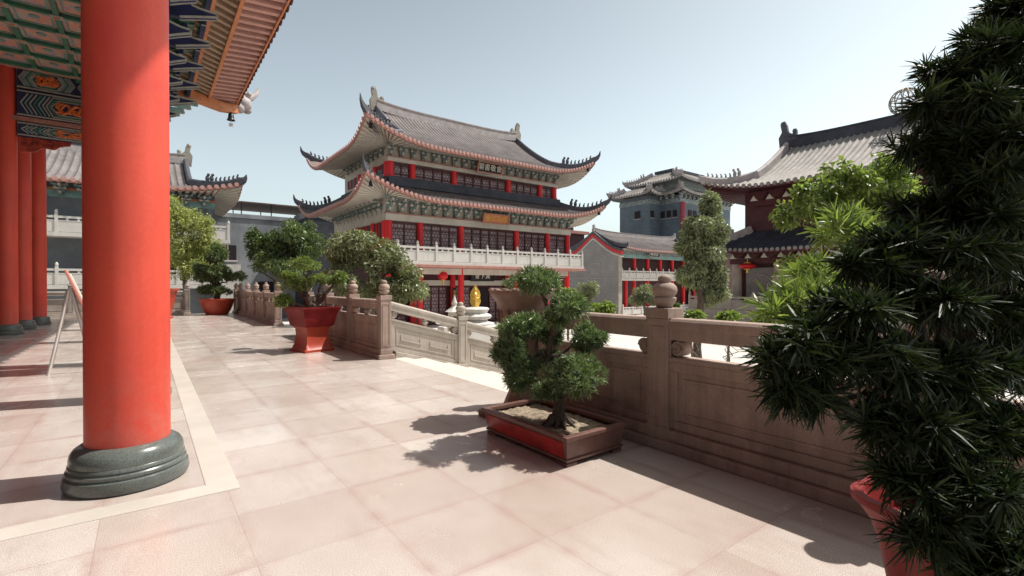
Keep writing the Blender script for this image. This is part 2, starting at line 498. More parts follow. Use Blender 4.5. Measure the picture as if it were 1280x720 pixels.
L_POD = leaf_mat('podocarpus_leaf', (0.010, 0.020, 0.010), (0.044, 0.062, 0.025), 0.18, 0.5, 0.3)
L_BON = leaf_mat('bonsai_needle', (0.055, 0.095, 0.045), (0.25, 0.32, 0.165), 0.25, 0.40)
L_YEL = leaf_mat('yellow_green_leaf', (0.27, 0.31, 0.10), (0.46, 0.47, 0.20), 0.35, 0.5)
L_LIME = leaf_mat('lime_leaf', (0.10, 0.15, 0.045), (0.27, 0.32, 0.11), 0.45, 0.4)
L_OLV = leaf_mat('olive_leaf', (0.13, 0.15, 0.08), (0.30, 0.31, 0.19), 0.28, 0.40)
L_GRN = leaf_mat('mid_green_leaf', (0.06, 0.10, 0.040), (0.16, 0.20, 0.085), 0.32, 0.45)
L_GRY = leaf_mat('grey_green_leaf', (0.14, 0.16, 0.10), (0.31, 0.33, 0.21), 0.28, 0.5)

# ---------------------------------------------------------------- foliage
def unit(v):
    return v / np.maximum(np.linalg.norm(v, axis=-1, keepdims=True), 1e-9)

def leaves(base, dirs, length, width, droop=0.15):
    """one bent blade per row of base/dirs; 6 verts, 2 quads each"""
    n = len(base)
    ref = unit(RNG.normal(size=(n, 3)))
    side = unit(np.cross(dirs, ref))
    L = length * RNG.uniform(0.65, 1.2, (n, 1)); W = width * RNG.uniform(0.75, 1.2, (n, 1))
    dn = np.zeros((n, 3)); dn[:, 2] = -1
    mid = base + dirs * L * 0.5 + dn * L * droop * 0.25
    tip = base + dirs * L + dn * L * droop
    v = np.stack([base - side * W * 0.22, base + side * W * 0.22,
                  mid - side * W * 0.5, mid + side * W * 0.5,
                  tip - side * W * 0.12, tip + side * W * 0.12], axis=1).reshape(-1, 3)
    o = (np.arange(n) * 6)[:, None]
    f = np.concatenate([o + np.array([[0, 1, 3, 2]]), o + np.array([[2, 3, 5, 4]])], axis=0)
    return v, f

def crown_points(clumps, n, shell=0.55):
    """points and outward directions spread through ellipsoid clumps [(cx,cy,cz,rx,ry,rz)]"""
    c = np.array(clumps, dtype=float)
    w = (c[:, 3] * c[:, 4] + c[:, 4] * c[:, 5] + c[:, 3] * c[:, 5]); w /= w.sum()
    idx = RNG.choice(len(c), n, p=w)
    d = unit(RNG.normal(size=(n, 3)))
    r = np.where(RNG.random(n) < shell, RNG.uniform(0.80, 1.08, n), RNG.random(n) ** 0.45)
    p = c[idx, :3] + d * c[idx, 3:] * r[:, None]
    return p, unit(d / c[idx, 3:])

def sub_clumps(big, k, fr=0.42, spread=0.78):
    """break ellipsoids into smaller uneven lumps"""
    out = []
    for (x, y, z, rx, ry, rz) in big:
        for _ in range(k):
            d = unit(RNG.normal(size=3)); q = RNG.uniform(0.25, spread)
            s = fr * RNG.uniform(0.6, 1.25)
            out.append((x + d[0] * rx * q, y + d[1] * ry * q, z + d[2] * rz * q, rx * s, ry * s, rz * s))
    return out

def rosettes(clumps, n, k, length, width, cone=0.9, up=0.25, shell=0.6, droop=0.15):
    p, d = crown_points(clumps, n, shell)
    ax = unit(d + np.array([0, 0, up]) + RNG.normal(size=(n, 3)) * 0.35)
    P_ = np.repeat(p, k, axis=0); A = np.repeat(ax, k, axis=0)
    dirs = unit(A * RNG.uniform(0.25, 1.0, (n * k, 1)) + unit(RNG.normal(size=(n * k, 3))) * cone)
    P_ = P_ + A * RNG.uniform(-0.35, 0.15, (n * k, 1)) * length
    return leaves(P_, dirs, length, width, droop)

def broadleaf(clumps, n, length, width, shell=0.6, droop=0.3, spread=1.0):
    p, d = crown_points(clumps, n, shell)
    dirs = unit(d * 0.6 + unit(RNG.normal(size=(n, 3))) * spread)
    return leaves(p, dirs, length, width, droop)

# ================================================================ SETTING: ground, terrace, stairs
GZ = -1.8                                                   # courtyard level
mb = MB(); mb.box(-700, 900, -500, 1200, GZ - 0.2, GZ)
tag(mb.build('ground', M['court']), kind='structure')
mb = MB(); mb.box(-30, 4.02, -12, 29.9, GZ + 0.002, 0.0)
tag(mb.build('terrace', M['paving']), kind='structure')
mb = MB()
mb.box(0.35, 0.55, 4.05, 28.6, 0.0005, 0.004)
mb.box(-20, 0.35, 4.05, 4.25, 0.0005, 0.004)
mb.box(-2.4, -2.2, 4.25, 28.6, 0.0005, 0.004)
for yy in (6.35, 9.95, 14.3, 18.7, 23.0): mb.box(-20, -2.4, yy, yy + 0.2, 0.0005, 0.004)
tag(mb.build('paving_band', M['band']), kind='structure')

def stairs(y0, y1):
    mb = MB()
    n = 12
    for i in range(n):
        z1 = -0.15 * i - 0.004
        mb.box(4.022 + 0.55 * i, 4.022 + 0.55 * (i + 1), y0, y1, GZ + 0.003, z1)
    for ya, yb in ((y0 - 0.42, y0), (y1, y1 + 0.42)):        # sloping side kerbs
        mb.prism([(0, GZ + 0.003), (0, 0.0), (0.25, 0.0), (6.9, GZ + 0.02), (6.9, GZ + 0.003)], (4.022, ya, 0), (1, 0, 0), (0, 0, 1), (0, yb - ya, 0))
    tag(mb.build('stairs', M['step']), kind='structure')
stairs(5.15, 9.0)
stairs(15.65, 18.95)

# ================================================================ BALUSTRADES
FIN = [(r_ * 0.90, z_) for r_, z_ in [(0.075, 0.0), (0.085, 0.01), (0.085, 0.03), (0.105, 0.045), (0.118, 0.075), (0.118, 0.095), (0.10, 0.105), (0.098, 0.112),
       (0.118, 0.13), (0.128, 0.165), (0.118, 0.20), (0.092, 0.225), (0.062, 0.235), (0.060, 0.245), (0.070, 0.258), (0.066, 0.285), (0.04, 0.305), (0.005, 0.315)]]

def balustrade(label, origin, e, nrm, posts, slope=0.0, mats=None, group=None, end_panel=None, motif=False, skip_first=False):
    mat = mats or M['stone']
    e, nrm, origin = Vector(e), Vector(nrm), Vector(origin)
    root = thing('stone_balustrade', label, 'balustrade', origin, 0, group)
    def W(u, w, z): return e * u + nrm * w + Vector((0, 0, z - slope * u))
    def blk(mb, u0, u1, w0, w1, z0, z1):
        vs = [W(u0, w0, z0), W(u1, w0, z0), W(u1, w1, z0), W(u0, w1, z0), W(u0, w0, z1), W(u1, w0, z1), W(u1, w1, z1), W(u0, w1, z1)]
        mb.add(vs, [(3, 2, 1, 0), (4, 5, 6, 7), (0, 1, 5, 4), (1, 2, 6, 5), (2, 3, 7, 6), (3, 0, 4, 7)])
    u_lo, u_hi = posts[0] + (0.172 if skip_first else -0.16), posts[-1] + 0.16
    mb = MB()
    blk(mb, u_lo, u_hi, -0.17, 0.17, 0.0, 0.09)
    blk(mb, u_lo + 0.03, u_hi - 0.03, -0.125, 0.125, 0.092, 0.19)
    mb.build('plinth', mat, root, bevel=0.012)
    for i, u in enumerate(posts):
        if skip_first and i == 0: continue
        zc = -slope * u
        c = e * u + Vector((0, 0, zc))
        mb = MB()
        def pb(h, z0, z1):
            mb.frame(c - e * h - nrm * h + Vector((0, 0, z0)), e * 2 * h, nrm * 2 * h, (0, 0, z1 - z0))
        pb(0.112, 0.0, 1.19); pb(0.122, 1.192, 1.285); pb(0.127, 0.0, 0.20)
        for sgn in (1, -1):                                 # raised frame on the two broad faces
            for (a0, a1, z0, z1) in ((-0.078, -0.060, 0.26, 1.12), (0.060, 0.078, 0.26, 1.12), (-0.060, 0.060, 0.26, 0.278), (-0.060, 0.060, 1.102, 1.12)):
                o = c + e * a0 + nrm * (sgn * 0.1125) + Vector((0, 0, z0))
                mb.frame(o, e * (a1 - a0), nrm * (sgn * 0.008), (0, 0, z1 - z0))
                o = c + nrm * a0 + e * (sgn * 0.1125) + Vector((0, 0, z0))
                mb.frame(o, nrm * (a1 - a0), e * (sgn * 0.008), (0, 0, z1 - z0))
        p = mb.build('post', mat, root, bevel=0.010)
        fb = MB(); fb.lathe(FIN, 24, c + Vector((0, 0, 1.285)))
        fb.build('finial', mat, p, smooth=True, angle=50)
    for ua, ub in zip(posts[:-1], posts[1:]):
        a, b = ua + 0.105, ub - 0.105
        mb = MB()
        blk(mb, a, b, -0.05, 0.05, 0.18, 0.80)
        blk(mb, a, b, -0.072, 0.072, 0.715, 0.802)
        blk(mb, a, b, -0.086, 0.086, 0.804, 0.845)
        blk(mb, a, b, -0.072, 0.072, 0.192, 0.27)
        blk(mb, a, a + 0.08, -0.072, 0.072, 0.272, 0.713)
        blk(mb, b - 0.08, b, -0.072, 0.072, 0.272, 0.713)
        for s in (1, -1):                                   # inner raised moulding
            w0, w1 = (0.051, 0.060) if s > 0 else (-0.060, -0.051)
            aa, bb = a + 0.13, b - 0.13
            blk(mb, aa, bb, w0, w1, 0.635, 0.66); blk(mb, aa, bb, w0, w1, 0.325, 0.35)
            blk(mb, aa, aa + 0.025, w0, w1, 0.351, 0.634); blk(mb, bb - 0.025, bb, w0, w1, 0.351, 0.634)
            if motif:                                       # stepped fret carved in the field
                m0 = (aa + bb) / 2
                for k in (-1, 1):
                    q0, q1 = sorted((m0 + k * 0.10, m0 + k * (m0 - aa - 0.10)))
                    blk(mb, q0, q1, w0, w1 + s * 0.006 if s > 0 else w1, 0.43, 0.465)
                    blk(mb, q0, q0 + 0.035, w0, w1, 0.466, 0.56); blk(mb, q1 - 0.035, q1, w0, w1, 0.466, 0.56)
        mb.build('panel', mat, root, bevel=0.006)
        mb = MB()
        prof = [(-0.085, 1.0), (0.085, 1.0), (0.085, 1.10), (0.098, 1.12), (0.098, 1.165), (0.07, 1.195), (-0.07, 1.195), (-0.098, 1.165), (-0.098, 1.12), (-0.085, 1.10)]
        vs = [W(a, w, z) for (w, z) in prof] + [W(b, w, z) for (w, z) in prof]
        n = len(prof)
        mb.add(vs, [tuple(range(n)), tuple(range(2 * n - 1, n - 1, -1))] + [(j, j + n, (j + 1) % n + n, (j + 1) % n) for j in range(n)])
        mb.build('rail', mat, root, bevel=0.008)
        for (uu, rr) in ((a + 0.075, 0.072), (b - 0.075, 0.072)):
            mb = MB()
            ring = [(0.95 * rr * math.cos(t), 0.95 * rr * math.sin(t)) for t in np.linspace(0, 2 * PI, 16, endpoint=False)]
            mb.prism(ring, W(uu, -0.06, 0.922), e, (0, 0, 1), nrm * 0.12)
            pts = []
            for k in range(22):
                t = k / 21 * 3.4 * PI; q = rr * (1.0 - 0.75 * k / 21)
                pts.append((q, t))
            for s in (1, -1):
                mb.tube([W(uu, s * 0.062, 0.922) + e * (q * math.cos(t)) * (1 if uu < (a + b) / 2 else -1) + Vector((0, 0, q * math.sin(t))) for q, t in pts], 0.010, 5)
            mb.build('cloud_scroll', mat, root, smooth=True)
        um = (a + b) / 2
        mb = MB()
        mb.lathe([(0.055, 0.846), (0.06, 0.86), (0.045, 0.875), (0.075, 0.91), (0.085, 0.935), (0.06, 0.965), (0.05, 0.975), (0.09, 0.99), (0.09, 1.002)], 14, e * um + Vector((0, 0, -slope * um)))
        mb.build('baluster', mat, root, smooth=True)
    return root

GB = 'stone balustrades round the terrace'
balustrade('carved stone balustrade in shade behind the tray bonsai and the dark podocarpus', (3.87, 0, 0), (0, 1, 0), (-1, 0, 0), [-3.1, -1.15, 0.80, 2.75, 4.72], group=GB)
balustrade('pinkish stone balustrade between the two flights of stairs, behind the square red planter', (3.87, 0, 0), (0, 1, 0), (-1, 0, 0), [9.44, 11.30, 13.25, 15.2], group=GB)
balustrade('far stone balustrade section with four finials, right of the round red bowl', (3.87, 0, 0), (0, 1, 0), (-1, 0, 0), [19.4, 21.6, 23.8, 26.0, 28.2, 29.7], group=GB)
balustrade('stone balustrade closing the far end of the terrace behind the red bowl', (3.87, 29.72, 0), (-1, 0, 0), (0, -1, 0), [2.2, 4.4, 6.6, 8.8, 11.0, 13.2, 15.4, 17.6], mats=M['stone_pale'], group=GB)
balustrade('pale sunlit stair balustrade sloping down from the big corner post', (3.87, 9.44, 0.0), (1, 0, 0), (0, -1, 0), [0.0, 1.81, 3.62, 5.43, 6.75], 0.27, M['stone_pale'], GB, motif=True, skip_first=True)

# ================================================================ THE HALL WE STAND UNDER
hall = thing('temple_hall', 'near temple hall with red lacquered columns, painted beams and deep red raftered eave', 'temple hall', (0, 0, 0))
COLPROF = [(0.43, 0.0), (0.485, 0.012), (0.495, 0.05), (0.485, 0.115), (0.462, 0.128), (0.460, 0.136), (0.470, 0.142), (0.470, 0.165), (0.452, 0.178), (0.449, 0.186),
           (0.458, 0.194), (0.455, 0.215), (0.446, 0.225), (0.448, 0.26), (0.440, 0.305), (0.415, 0.345), (0.375, 0.372), (0.345, 0.382)]
def hall_column(x, y, z1, first=[None]):
    if first[0] is None:
        mb = MB(); mb.lathe([(0.266, 0.31), (0.266, 7.0), (0.262, 8.2)], 72)
        c = mb.build('column', M['red'], hall, smooth=True, angle=60)
        b = MB(); b.lathe([(r_ * 0.79, z_ * 0.815) for r_, z_ in COLPROF], 72)
        b.build('column_base', M['granite'], c, smooth=True, angle=35)
        first[0] = c
        o = c
    else:
        o = copy_tree(first[0], hall)
    o.location = (x, y, 0)
    return o
for yy in (4.78, 8.1, 11.8, 16.5, 20.85, 25.2): hall_column(-0.11, yy, 8)
for (xx, yy) in ((-3.37, 20.85), (-3.37, 23.1), (-3.25, 25.2)): hall_column(xx, yy, 8)
for yy in (8.1, 11.8, 16.5): hall_column(-5.6, yy, 8)

mb = MB(); mb.box(-9.4, -9.1, -10, 26.5, 0.005, 10.6)
mb.build('hall_wall', M['maroon'], hall)

def painted_beam(name, p, q, z0, z1, th, parent, period=3.3):
    """beam from p to q with painted panels: pale outlines, navy fields, orange dragons as thin raised work"""
    p, q = Vector((*p, 0)), Vector((*q, 0))
    e = (q - p); Ln = e.length; e.normalize()
    nr = Vector((e.y, -e.x, 0))
    mb = MB()
    mb.frame(p - nr * th / 2 + Vector((0, 0, z0)), e * Ln, nr * th, (0, 0, z1 - z0), 0)
    h = z1 - z0
    rnd = random.Random(5)
    for s in (1, -1):
        off = nr * (s * (th / 2 + 0.001)); dep = nr * (s * 0.012)
        def O(u, z): return p + e * u + off + Vector((0, 0, z))
        mb.frame(O(0, z0 + 0.02), e * Ln, dep, (0, 0, 0.045), 2)
        mb.frame(O(0, z1 - 0.065), e * Ln, dep, (0, 0, 0.045), 2)
        k = max(1, round(Ln / period)); w = Ln / k
        for i in range(k):
            u0 = i * w
            zc = z0 + h / 2
            nose = min(0.16, 0.1 * w)
            for (ins, mt) in ((0.0, 2), (0.075, 1), (0.14, 2)):  # elongated hexagon field outlines
                ua, ub = u0 + 0.24 * w + ins * 0.8, u0 + 0.76 * w - ins * 0.8
                zt, zb = z1 - 0.10 - ins * 0.6, z0 + 0.10 + ins * 0.6
                pts = [(ua, zc), (ua + nose, zt), (ub - nose, zt), (ub, zc), (ub - nose, zb), (ua + nose, zb)]
                for a, b in zip(pts, pts[1:] + pts[:1]):
                    A, B = O(a[0], a[1]), O(b[0], b[1])
                    d = (B - A); t = d.cross(nr).normalized() * 0.032
                    mb.frame(A - t / 2, d, t, dep * (1 + ins), mt)
            for side in (-1, 1):                                 # chevrons at both ends
                for j, mt in enumerate((2, 3, 1, 2, 3, 2)):
                    ua = u0 + w / 2 + side * (0.29 + j * 0.036) * w
                    for (a, b) in (((ua - side * nose, z1 - 0.10), (ua, zc)), ((ua, zc), (ua - side * nose, z0 + 0.10))):
                        A, B = O(*a), O(*b); d = B - A; t = d.cross(nr).normalized() * 0.034
                        mb.frame(A - t / 2, d, t, dep * 1.5, mt)
            um = u0 + 0.5 * w                                    # curling dragon
            for r_ in range(3):
                path = []
                for t in np.linspace(0, 1, 30):
                    uu = um + (t - 0.5) * 0.36 * w
                    zz = zc + (h * 0.17) * math.sin(t * (8 + 3 * r_) + r_ * 2.2 + i) + rnd.uniform(-0.012, 0.012)
                    path.append(O(uu, zz) + dep * 0.9)
                mb.tube(path, [(0.05 * (1 - 0.9 * abs(t - 0.4)) + 0.01) * h for t in np.linspace(0, 1, 30)], 5, 4)
            for r_ in range(14):
                c = O(um + rnd.uniform(-0.17, 0.17) * w, zc + rnd.uniform(-0.22, 0.22) * h)
                mb.ball(c, (0.07, 0.05, 0.045), 6, 4)
    return mb.build(name, [M['navy'], M['green'], M['pale_line'], M['teal'], M['orange']], parent)

yb = 20.85
for xa, xb in ((-9.0, -3.68), (-3.08, -0.40)):
    painted_beam('painted_beam', (xa, yb), (xb, yb), 6.62, 7.42, 0.36, hall, 2.75)
    painted_beam('painted_beam', (xa, yb + 0.02), (xb, yb + 0.02), 6.02, 6.46, 0.30, hall, 2.4)
    painted_beam('painted_beam', (xa, yb - 0.02), (xb, yb - 0.02), 7.45, 8.1, 0.32, hall, 1.4)
mb = MB(); mb.box(-9.0, -0.46, yb - 0.2, yb + 0.2, 6.475, 6.60); mb.build('beam_moulding', M['fascia'], hall)
for ya, yb2 in ((5.2, 7.7), (8.5, 11.4), (12.2, 16.1), (16.9, 20.4), (21.3, 24.8)):
    painted_beam('painted_beam', (-0.11, ya), (-0.11, yb2), 6.62, 7.84, 0.34, hall, 2.6)
    painted_beam('painted_beam', (-0.11, ya), (-0.11, yb2), 6.0, 6.46, 0.28, hall, 2.2)
# carved brackets where the lower beam meets the columns
for (x0, sg) in ((-3.03, 1), (-0.46, -1)):
    mb = MB()
    mb.prism([(0, 0), (1.15 * sg, 0), (1.12 * sg, -0.10), (0.9 * sg, -0.15), (0.75 * sg, -0.28), (0.5 * sg, -0.26), (0.3 * sg, -0.42), (0, -0.46)], (x0, 20.80, 6.015), (1, 0, 0), (0, 0, 1), (0, 0.1, 0))
    rnd = random.Random(3)
    for k in range(12):
        c = (x0 + sg * rnd.uniform(0.08, 0.95), 20.79, 6.0 - rnd.uniform(0.05, 0.22))
        mb.tube([Vector(c) + Vector((0.07 * math.cos(t) * (1 - t / 8), 0, 0.05 * math.sin(t) * (1 - t / 8))) for t in np.linspace(0, 6, 12)], 0.016, 5)
    mb.build('carved_bracket', M['carved_red'], hall)
# coffered ceiling
mb = MB(); mb.box(-9.0, -0.30, 4.6, 20.64, 8.02, 8.06); mb.build('ceiling_panel', coffer_mat(), hall)
rib = MB()
xs = [-0.76 - 0.92 * k for k in range(10)]
ys = [20.1 - 1.06 * k for k in range(15)]
for x in xs: rib.box(x - 0.055, x + 0.055, 4.6, 20.64, 7.91, 8.019)
for y in ys:
    for x in xs[:-1]:
        rib.box(x - 0.92 + 0.056, x - 0.056, y - 0.05, y + 0.05, 7.92, 8.018)
mb = rib
for x in xs:
    for y in ys:
        mb.box(x - 0.12, x + 0.12, y - 0.11, y + 0.11, 7.89, 7.909, 1)
        mb.ball((x, y, 7.89), (0.06, 0.06, 0.03), 8, 2)
mb.build('ceiling_rib', [M['green'], M['pale_line'], M['orange_wood']], hall)
mb = MB()                                                   # frames inside each coffer
for i, x in enumerate(xs[:-1]):
    for y in ys[:-1]:
        x0, x1, y0, y1 = x - 0.92 + 0.12, x - 0.12, y - 1.06 + 0.12, y - 0.12
        for (a, b, c, d) in ((x0, x1, y0, y0 + 0.04), (x0, x1, y1 - 0.04, y1), (x0, x0 + 0.04, y0 + 0.041, y1 - 0.041), (x1 - 0.04, x1, y0 + 0.041, y1 - 0.041)):
            mb.box(a, b, c, d, 8.0, 8.0195)
        mb.lathe([(0.07, 8.0), (0.10, 8.0), (0.10, 8.019), (0.07, 8.019)], 12, ((x0 + x1) / 2, (y0 + y1) / 2, 0))
mb.build('coffer_trim', M['teal'], hall)
# wall plate, bracket board
mb = MB(); mb.box(-0.34, 0.12, -8, 25.6, 7.86, 8.1); mb.box(-0.25, 0.03, -8, 25.6, 8.102, 10.7, 1)
mb.build('wall_plate', [M['green'], M['teal']], hall)
# roof
EZ = 10.32
mb = MB()
prof = [(3.62, EZ + 0.10), (3.62, EZ + 0.22), (1.5, EZ + 0.95), (-2, EZ + 2.6), (-6, EZ + 5.6), (-9.5, EZ + 9), (-9.5, EZ + 8.7), (-6, EZ + 5.3), (-2, EZ + 2.3), (0.0, EZ + 1.0), (2.42, EZ + 0.15)]
mb.prism(prof, (0, -12, 0), (1, 0, 0), (0, 0, 1), (0, 39.0, 0))
mb.prism([(3.63, EZ + 0.10), (3.63, EZ + 0.22), (4.14, EZ + 0.20), (4.14, EZ + 0.05)], (0, -12, 0), (1, 0, 0), (0, 0, 1), (0, 19.5, 0))  # unseen extra overhang, added and sized to cast the shadow on the near column
mb.build('roof', M['roof_board'], hall)
mb = MB()
for k in range(40):
    y = 26.75 - 0.5 * k
    mb.prism([(0.24 * math.cos(t), 0.26 * math.sin(t)) for t in np.linspace(PI, 2 * PI, 7)], (3.63, y, EZ + 0.18), (0, 1, 0), (0, 0, 1), (0.05, 0, 0))
    mb.tube([(3.66, y - 0.25, EZ + 0.24), (2.9, y - 0.25, EZ + 0.50)], 0.10, 8)
mb.box(3.55, 3.64, 7.6, 27.0, EZ + 0.14, EZ + 0.23)
mb.build('eave_tiles', M['maroon'], hall)
# rafters: two tiers, one mesh each then copies
m1 = MB(); m1.bar((-0.4, 0, 10.98), (2.40, 0, 10.17), 0.19, 0.19); r1 = m1.build('rafter', M['tan_raft'], hall)
m2 = MB(); m2.bar((2.42, 0, 10.24), (3.56, 0, EZ + 0.02), 0.19, 0.19); r2 = m2.build('flying_rafter', M['pink_raft'], hall)
for k in range(33):
    y = 26.75 - 0.48 * k
    for r_ in (r1, r2):
        o = r_ if k == 0 else copy_tree(r_, hall)
        o.location = (0, y, 0)
mb = MB(); mb.box(2.30, 2.415, 10.8, 26.95, 10.02, 10.12); mb.box(3.50, 3.56, 10.8, 26.95, EZ - 0.14, EZ - 0.055)
mb.build('eave_batten', M['orange_wood'], hall)
# bracket sets carrying the eave
def bracket_set():
    mb = MB()
    def arm(x1, z, th, hh, m):
        pl = [(-0.15, z - hh), (x1 * 0.45, z - hh), (x1 * 0.7, z - hh * 0.55), (x1, z - 0.02), (x1 + 0.02, z + 0.07), (x1 * 0.75, z + 0.09), (x1 * 0.4, z + hh * 0.75), (-0.15, z + hh * 0.9)]
        mb.prism(pl, (0, -th / 2, 0), (1, 0, 0), (0, 0, 1), (0, th, 0), m)
        edge = pl[1:7]
        for a, b in zip(edge[:-1], edge[1:]):
            for s in (-1, 1):
                mb.bar((a[0], s * (th / 2 + 0.012), a[1]), (b[0], s * (th / 2 + 0.012), b[1]), 0.022, 0.055, 1)
    arm(1.0, 8.75, 0.17, 0.26, 0)
    arm(1.65, 9.42, 0.17, 0.30, 0)
    arm(1.25, 9.95, 0.15, 0.22, 2)
    for (x, z, ln) in ((0.35, 9.0, 0.55), (0.35, 9.55, 0.8), (0.95, 9.62, 0.6), (0.95, 10.05, 0.85), (1.45, 9.85, 0.7)):
        mb.box(x - 0.07, x + 0.07, -ln, ln, z - 0.09, z + 0.09, 0)
        for s in (-1, -0.45, 0.45, 1):
            y = s * (ln - 0.09)
            mb.box(x - 0.10, x + 0.10, y - 0.09, y + 0.09, z + 0.092, z + 0.22, 2)
            mb.box(x - 0.105, x + 0.105, y - 0.095, y + 0.095, z + 0.222, z + 0.25, 1)
        for s in (-1, 1): mb.box(x - 0.075, x + 0.075, s * ln - 0.03 * (s > 0), s * ln + 0.03 * (s < 0), z - 0.12, z - 0.091, 1)
    return mb.build('bracket_set', [M['navy'], M['pale_line'], M['green']], hall)
bs = bracket_set()
for k, y in enumerate((25.2, 23.1, 21.0, 18.9, 16.8, 14.7, 12.6, 10.5, 8.4)):
    o = bs if k == 0 else copy_tree(bs, hall)
    o.location = (0.05, y, 0.0)
mb = MB(); mb.box(1.60, 1.74, 8, 25.9, 10.13, 10.34); mb.build('eave_purlin', M['orange_wood'], hall)
# corner: diagonal hip beam, corner bracket arms, ridge dragon with horn
mb = MB(); mb.sweep([(-0.2, 24.9, 10.05), (1.6, 25.9, 9.95), (2.9, 26.6, 9.9), (3.55, 26.98, 10.05)], [(-0.17, -0.2), (0.17, -0.2), (0.17, 0.2), (-0.17, 0.2)])
mb.build('hip_beam', M['orange_wood'], hall)
mb = MB()
for (z, l) in ((8.5, 0.8), (8.95, 1.3), (9.4, 1.8)):
    for (dx, dy) in ((0.87, 0.5), (0.2, 1), (1, 0.1)):
        a = Vector((0, 25.4, z)); d = Vector((dx, dy, 0)).normalized()
        mb.bar(a, a + d * l + Vector((0, 0, 0.12)), 0.15, 0.22, 0)
        mb.bar(a + d * (l - 0.02) + Vector((0, 0, 0.12)), a + d * (l + 0.06) + Vector((0, 0, 0.14)), 0.17, 0.24, 1)
mb.build('corner_bracket', [M['teal'], M['pale_line']], hall)
mb = MB()
mb.sweep([(2.2, 26.0, 11.0), (3.0, 26.6, 10.75), (3.6, 27.0, 10.65), (3.95, 27.2, 10.75)], [(-0.2, -0.22), (0.2, -0.22), (0.2, 0.22), (-0.2, 0.22)], scales=[1, 1, 1.0, 0.9])
mb.ball((3.9, 27.15, 10.45), (0.36, 0.36, 0.40), 12)
mb.ball((4.05, 27.25, 10.2), (0.22, 0.22, 0.2), 10)
mb.ball((3.7, 27.0, 10.15), (0.24, 0.24, 0.26), 10)
for k in range(7): mb.ball((3.75 + 0.06 * k, 27.3 - 0.05 * k, 10.2 + 0.12 * k), 0.13, 7)
mb.tube([(4.0, 27.2, 10.7), (4.25, 27.3, 10.9), (4.5, 27.4, 11.15), (4.62, 27.45, 11.5)], [0.19, 0.17, 0.11, 0.03], 8)
mb.build('ridge_dragon', M['ridge_grey'], hall, smooth=True)
# bell on the corner
bell = thing('wind_bell', 'small dark bronze bell hanging from the corner of the red eave', 'bell', (3.30, 26.8, 9.42))
mb = MB(); mb.lathe([(0.02, 0.36), (0.07, 0.35), (0.11, 0.30), (0.135, 0.12), (0.16, 0.03), (0.19, 0.0), (0.17, 0.0), (0.12, 0.1), (0.09, 0.28), (0.01, 0.32)], 16)
mb.build('bell_body', M['iron'], bell, smooth=True)
mb = MB(); mb.tube([(0, 0, 0.36), (0, 0, 0.72)], 0.012, 6); mb.build('hanging_rod', M['iron'], bell)
mb = MB(); mb.tube([(0, 0, 0.25), (0, 0, -0.14)], 0.01, 6); mb.box(-0.09, 0.09, -0.008, 0.008, -0.3, -0.14); mb.build('clapper', M['white_metal'], bell)

# ================================================================ CHINESE ROOFS
def cornerness(t):
    t = min(1.0, max(0.0, (t - 0.45) / 0.55))
    return t ** 2.3

class Roof:
    """curved hipped roof in local coordinates centred on (cx, cy); ix/iy = half size at the top (iy = 0: a ridge)"""
    def __init__(s, cx, cy, hx, hy, ix, iy, ze, zr, vg, lift):
        s.cx, s.cy, s.hx, s.hy, s.ix, s.iy, s.ze, s.zr, s.vg, s.lift = cx, cy, hx, hy, ix, iy, ze, zr, vg, lift
    def prof(s, v): return s.ze + (s.zr - s.ze) * (0.62 * v + 0.38 * v * v)
    def L(s, x, y): return s.lift * cornerness(abs(x) / s.hx) * cornerness(abs(y) / s.hy)
    def front(s, x, v, sg, dz=0.0):
        y = (s.hy - (s.hy - s.iy) * v) * sg
        return Vector((s.cx + x, s.cy + y, s.prof(v) + s.L(x, y) + dz))
    def side(s, y, v, sg, dz=0.0):
        x = (s.hx - (s.hx - s.ix) * v / s.vg) * sg
        return Vector((s.cx + x, s.cy + y, s.prof(v) + s.L(x, y) + dz))
    def vmax_f(s, x):
        x = abs(x)
        return 1.0 if x <= s.ix else max(0.0, s.vg * (s.hx - x) / (s.hx - s.ix))
    def vmax_s(s, y):
        y = abs(y); yg = s.hy - (s.hy - s.iy) * s.vg
        return s.vg if y <= yg else max(0.0, (s.hy - y) / (s.hy - s.iy))
    def hip(s, sx, sy, n=10, dz=0.0):
        """from gable foot to corner tip"""
        out = []
        for k in range(n + 1):
            v = s.vg * (1 - k / n)
            x = s.hx - (s.hx - s.ix) * v / s.vg
            out.append(s.front(sx * x, v, sy, dz))
        return out

TPROF = ((0.0, 0.0), (0.10, 0.7), (0.22, 1.0), (0.34, 0.7), (0.44, 0.0))

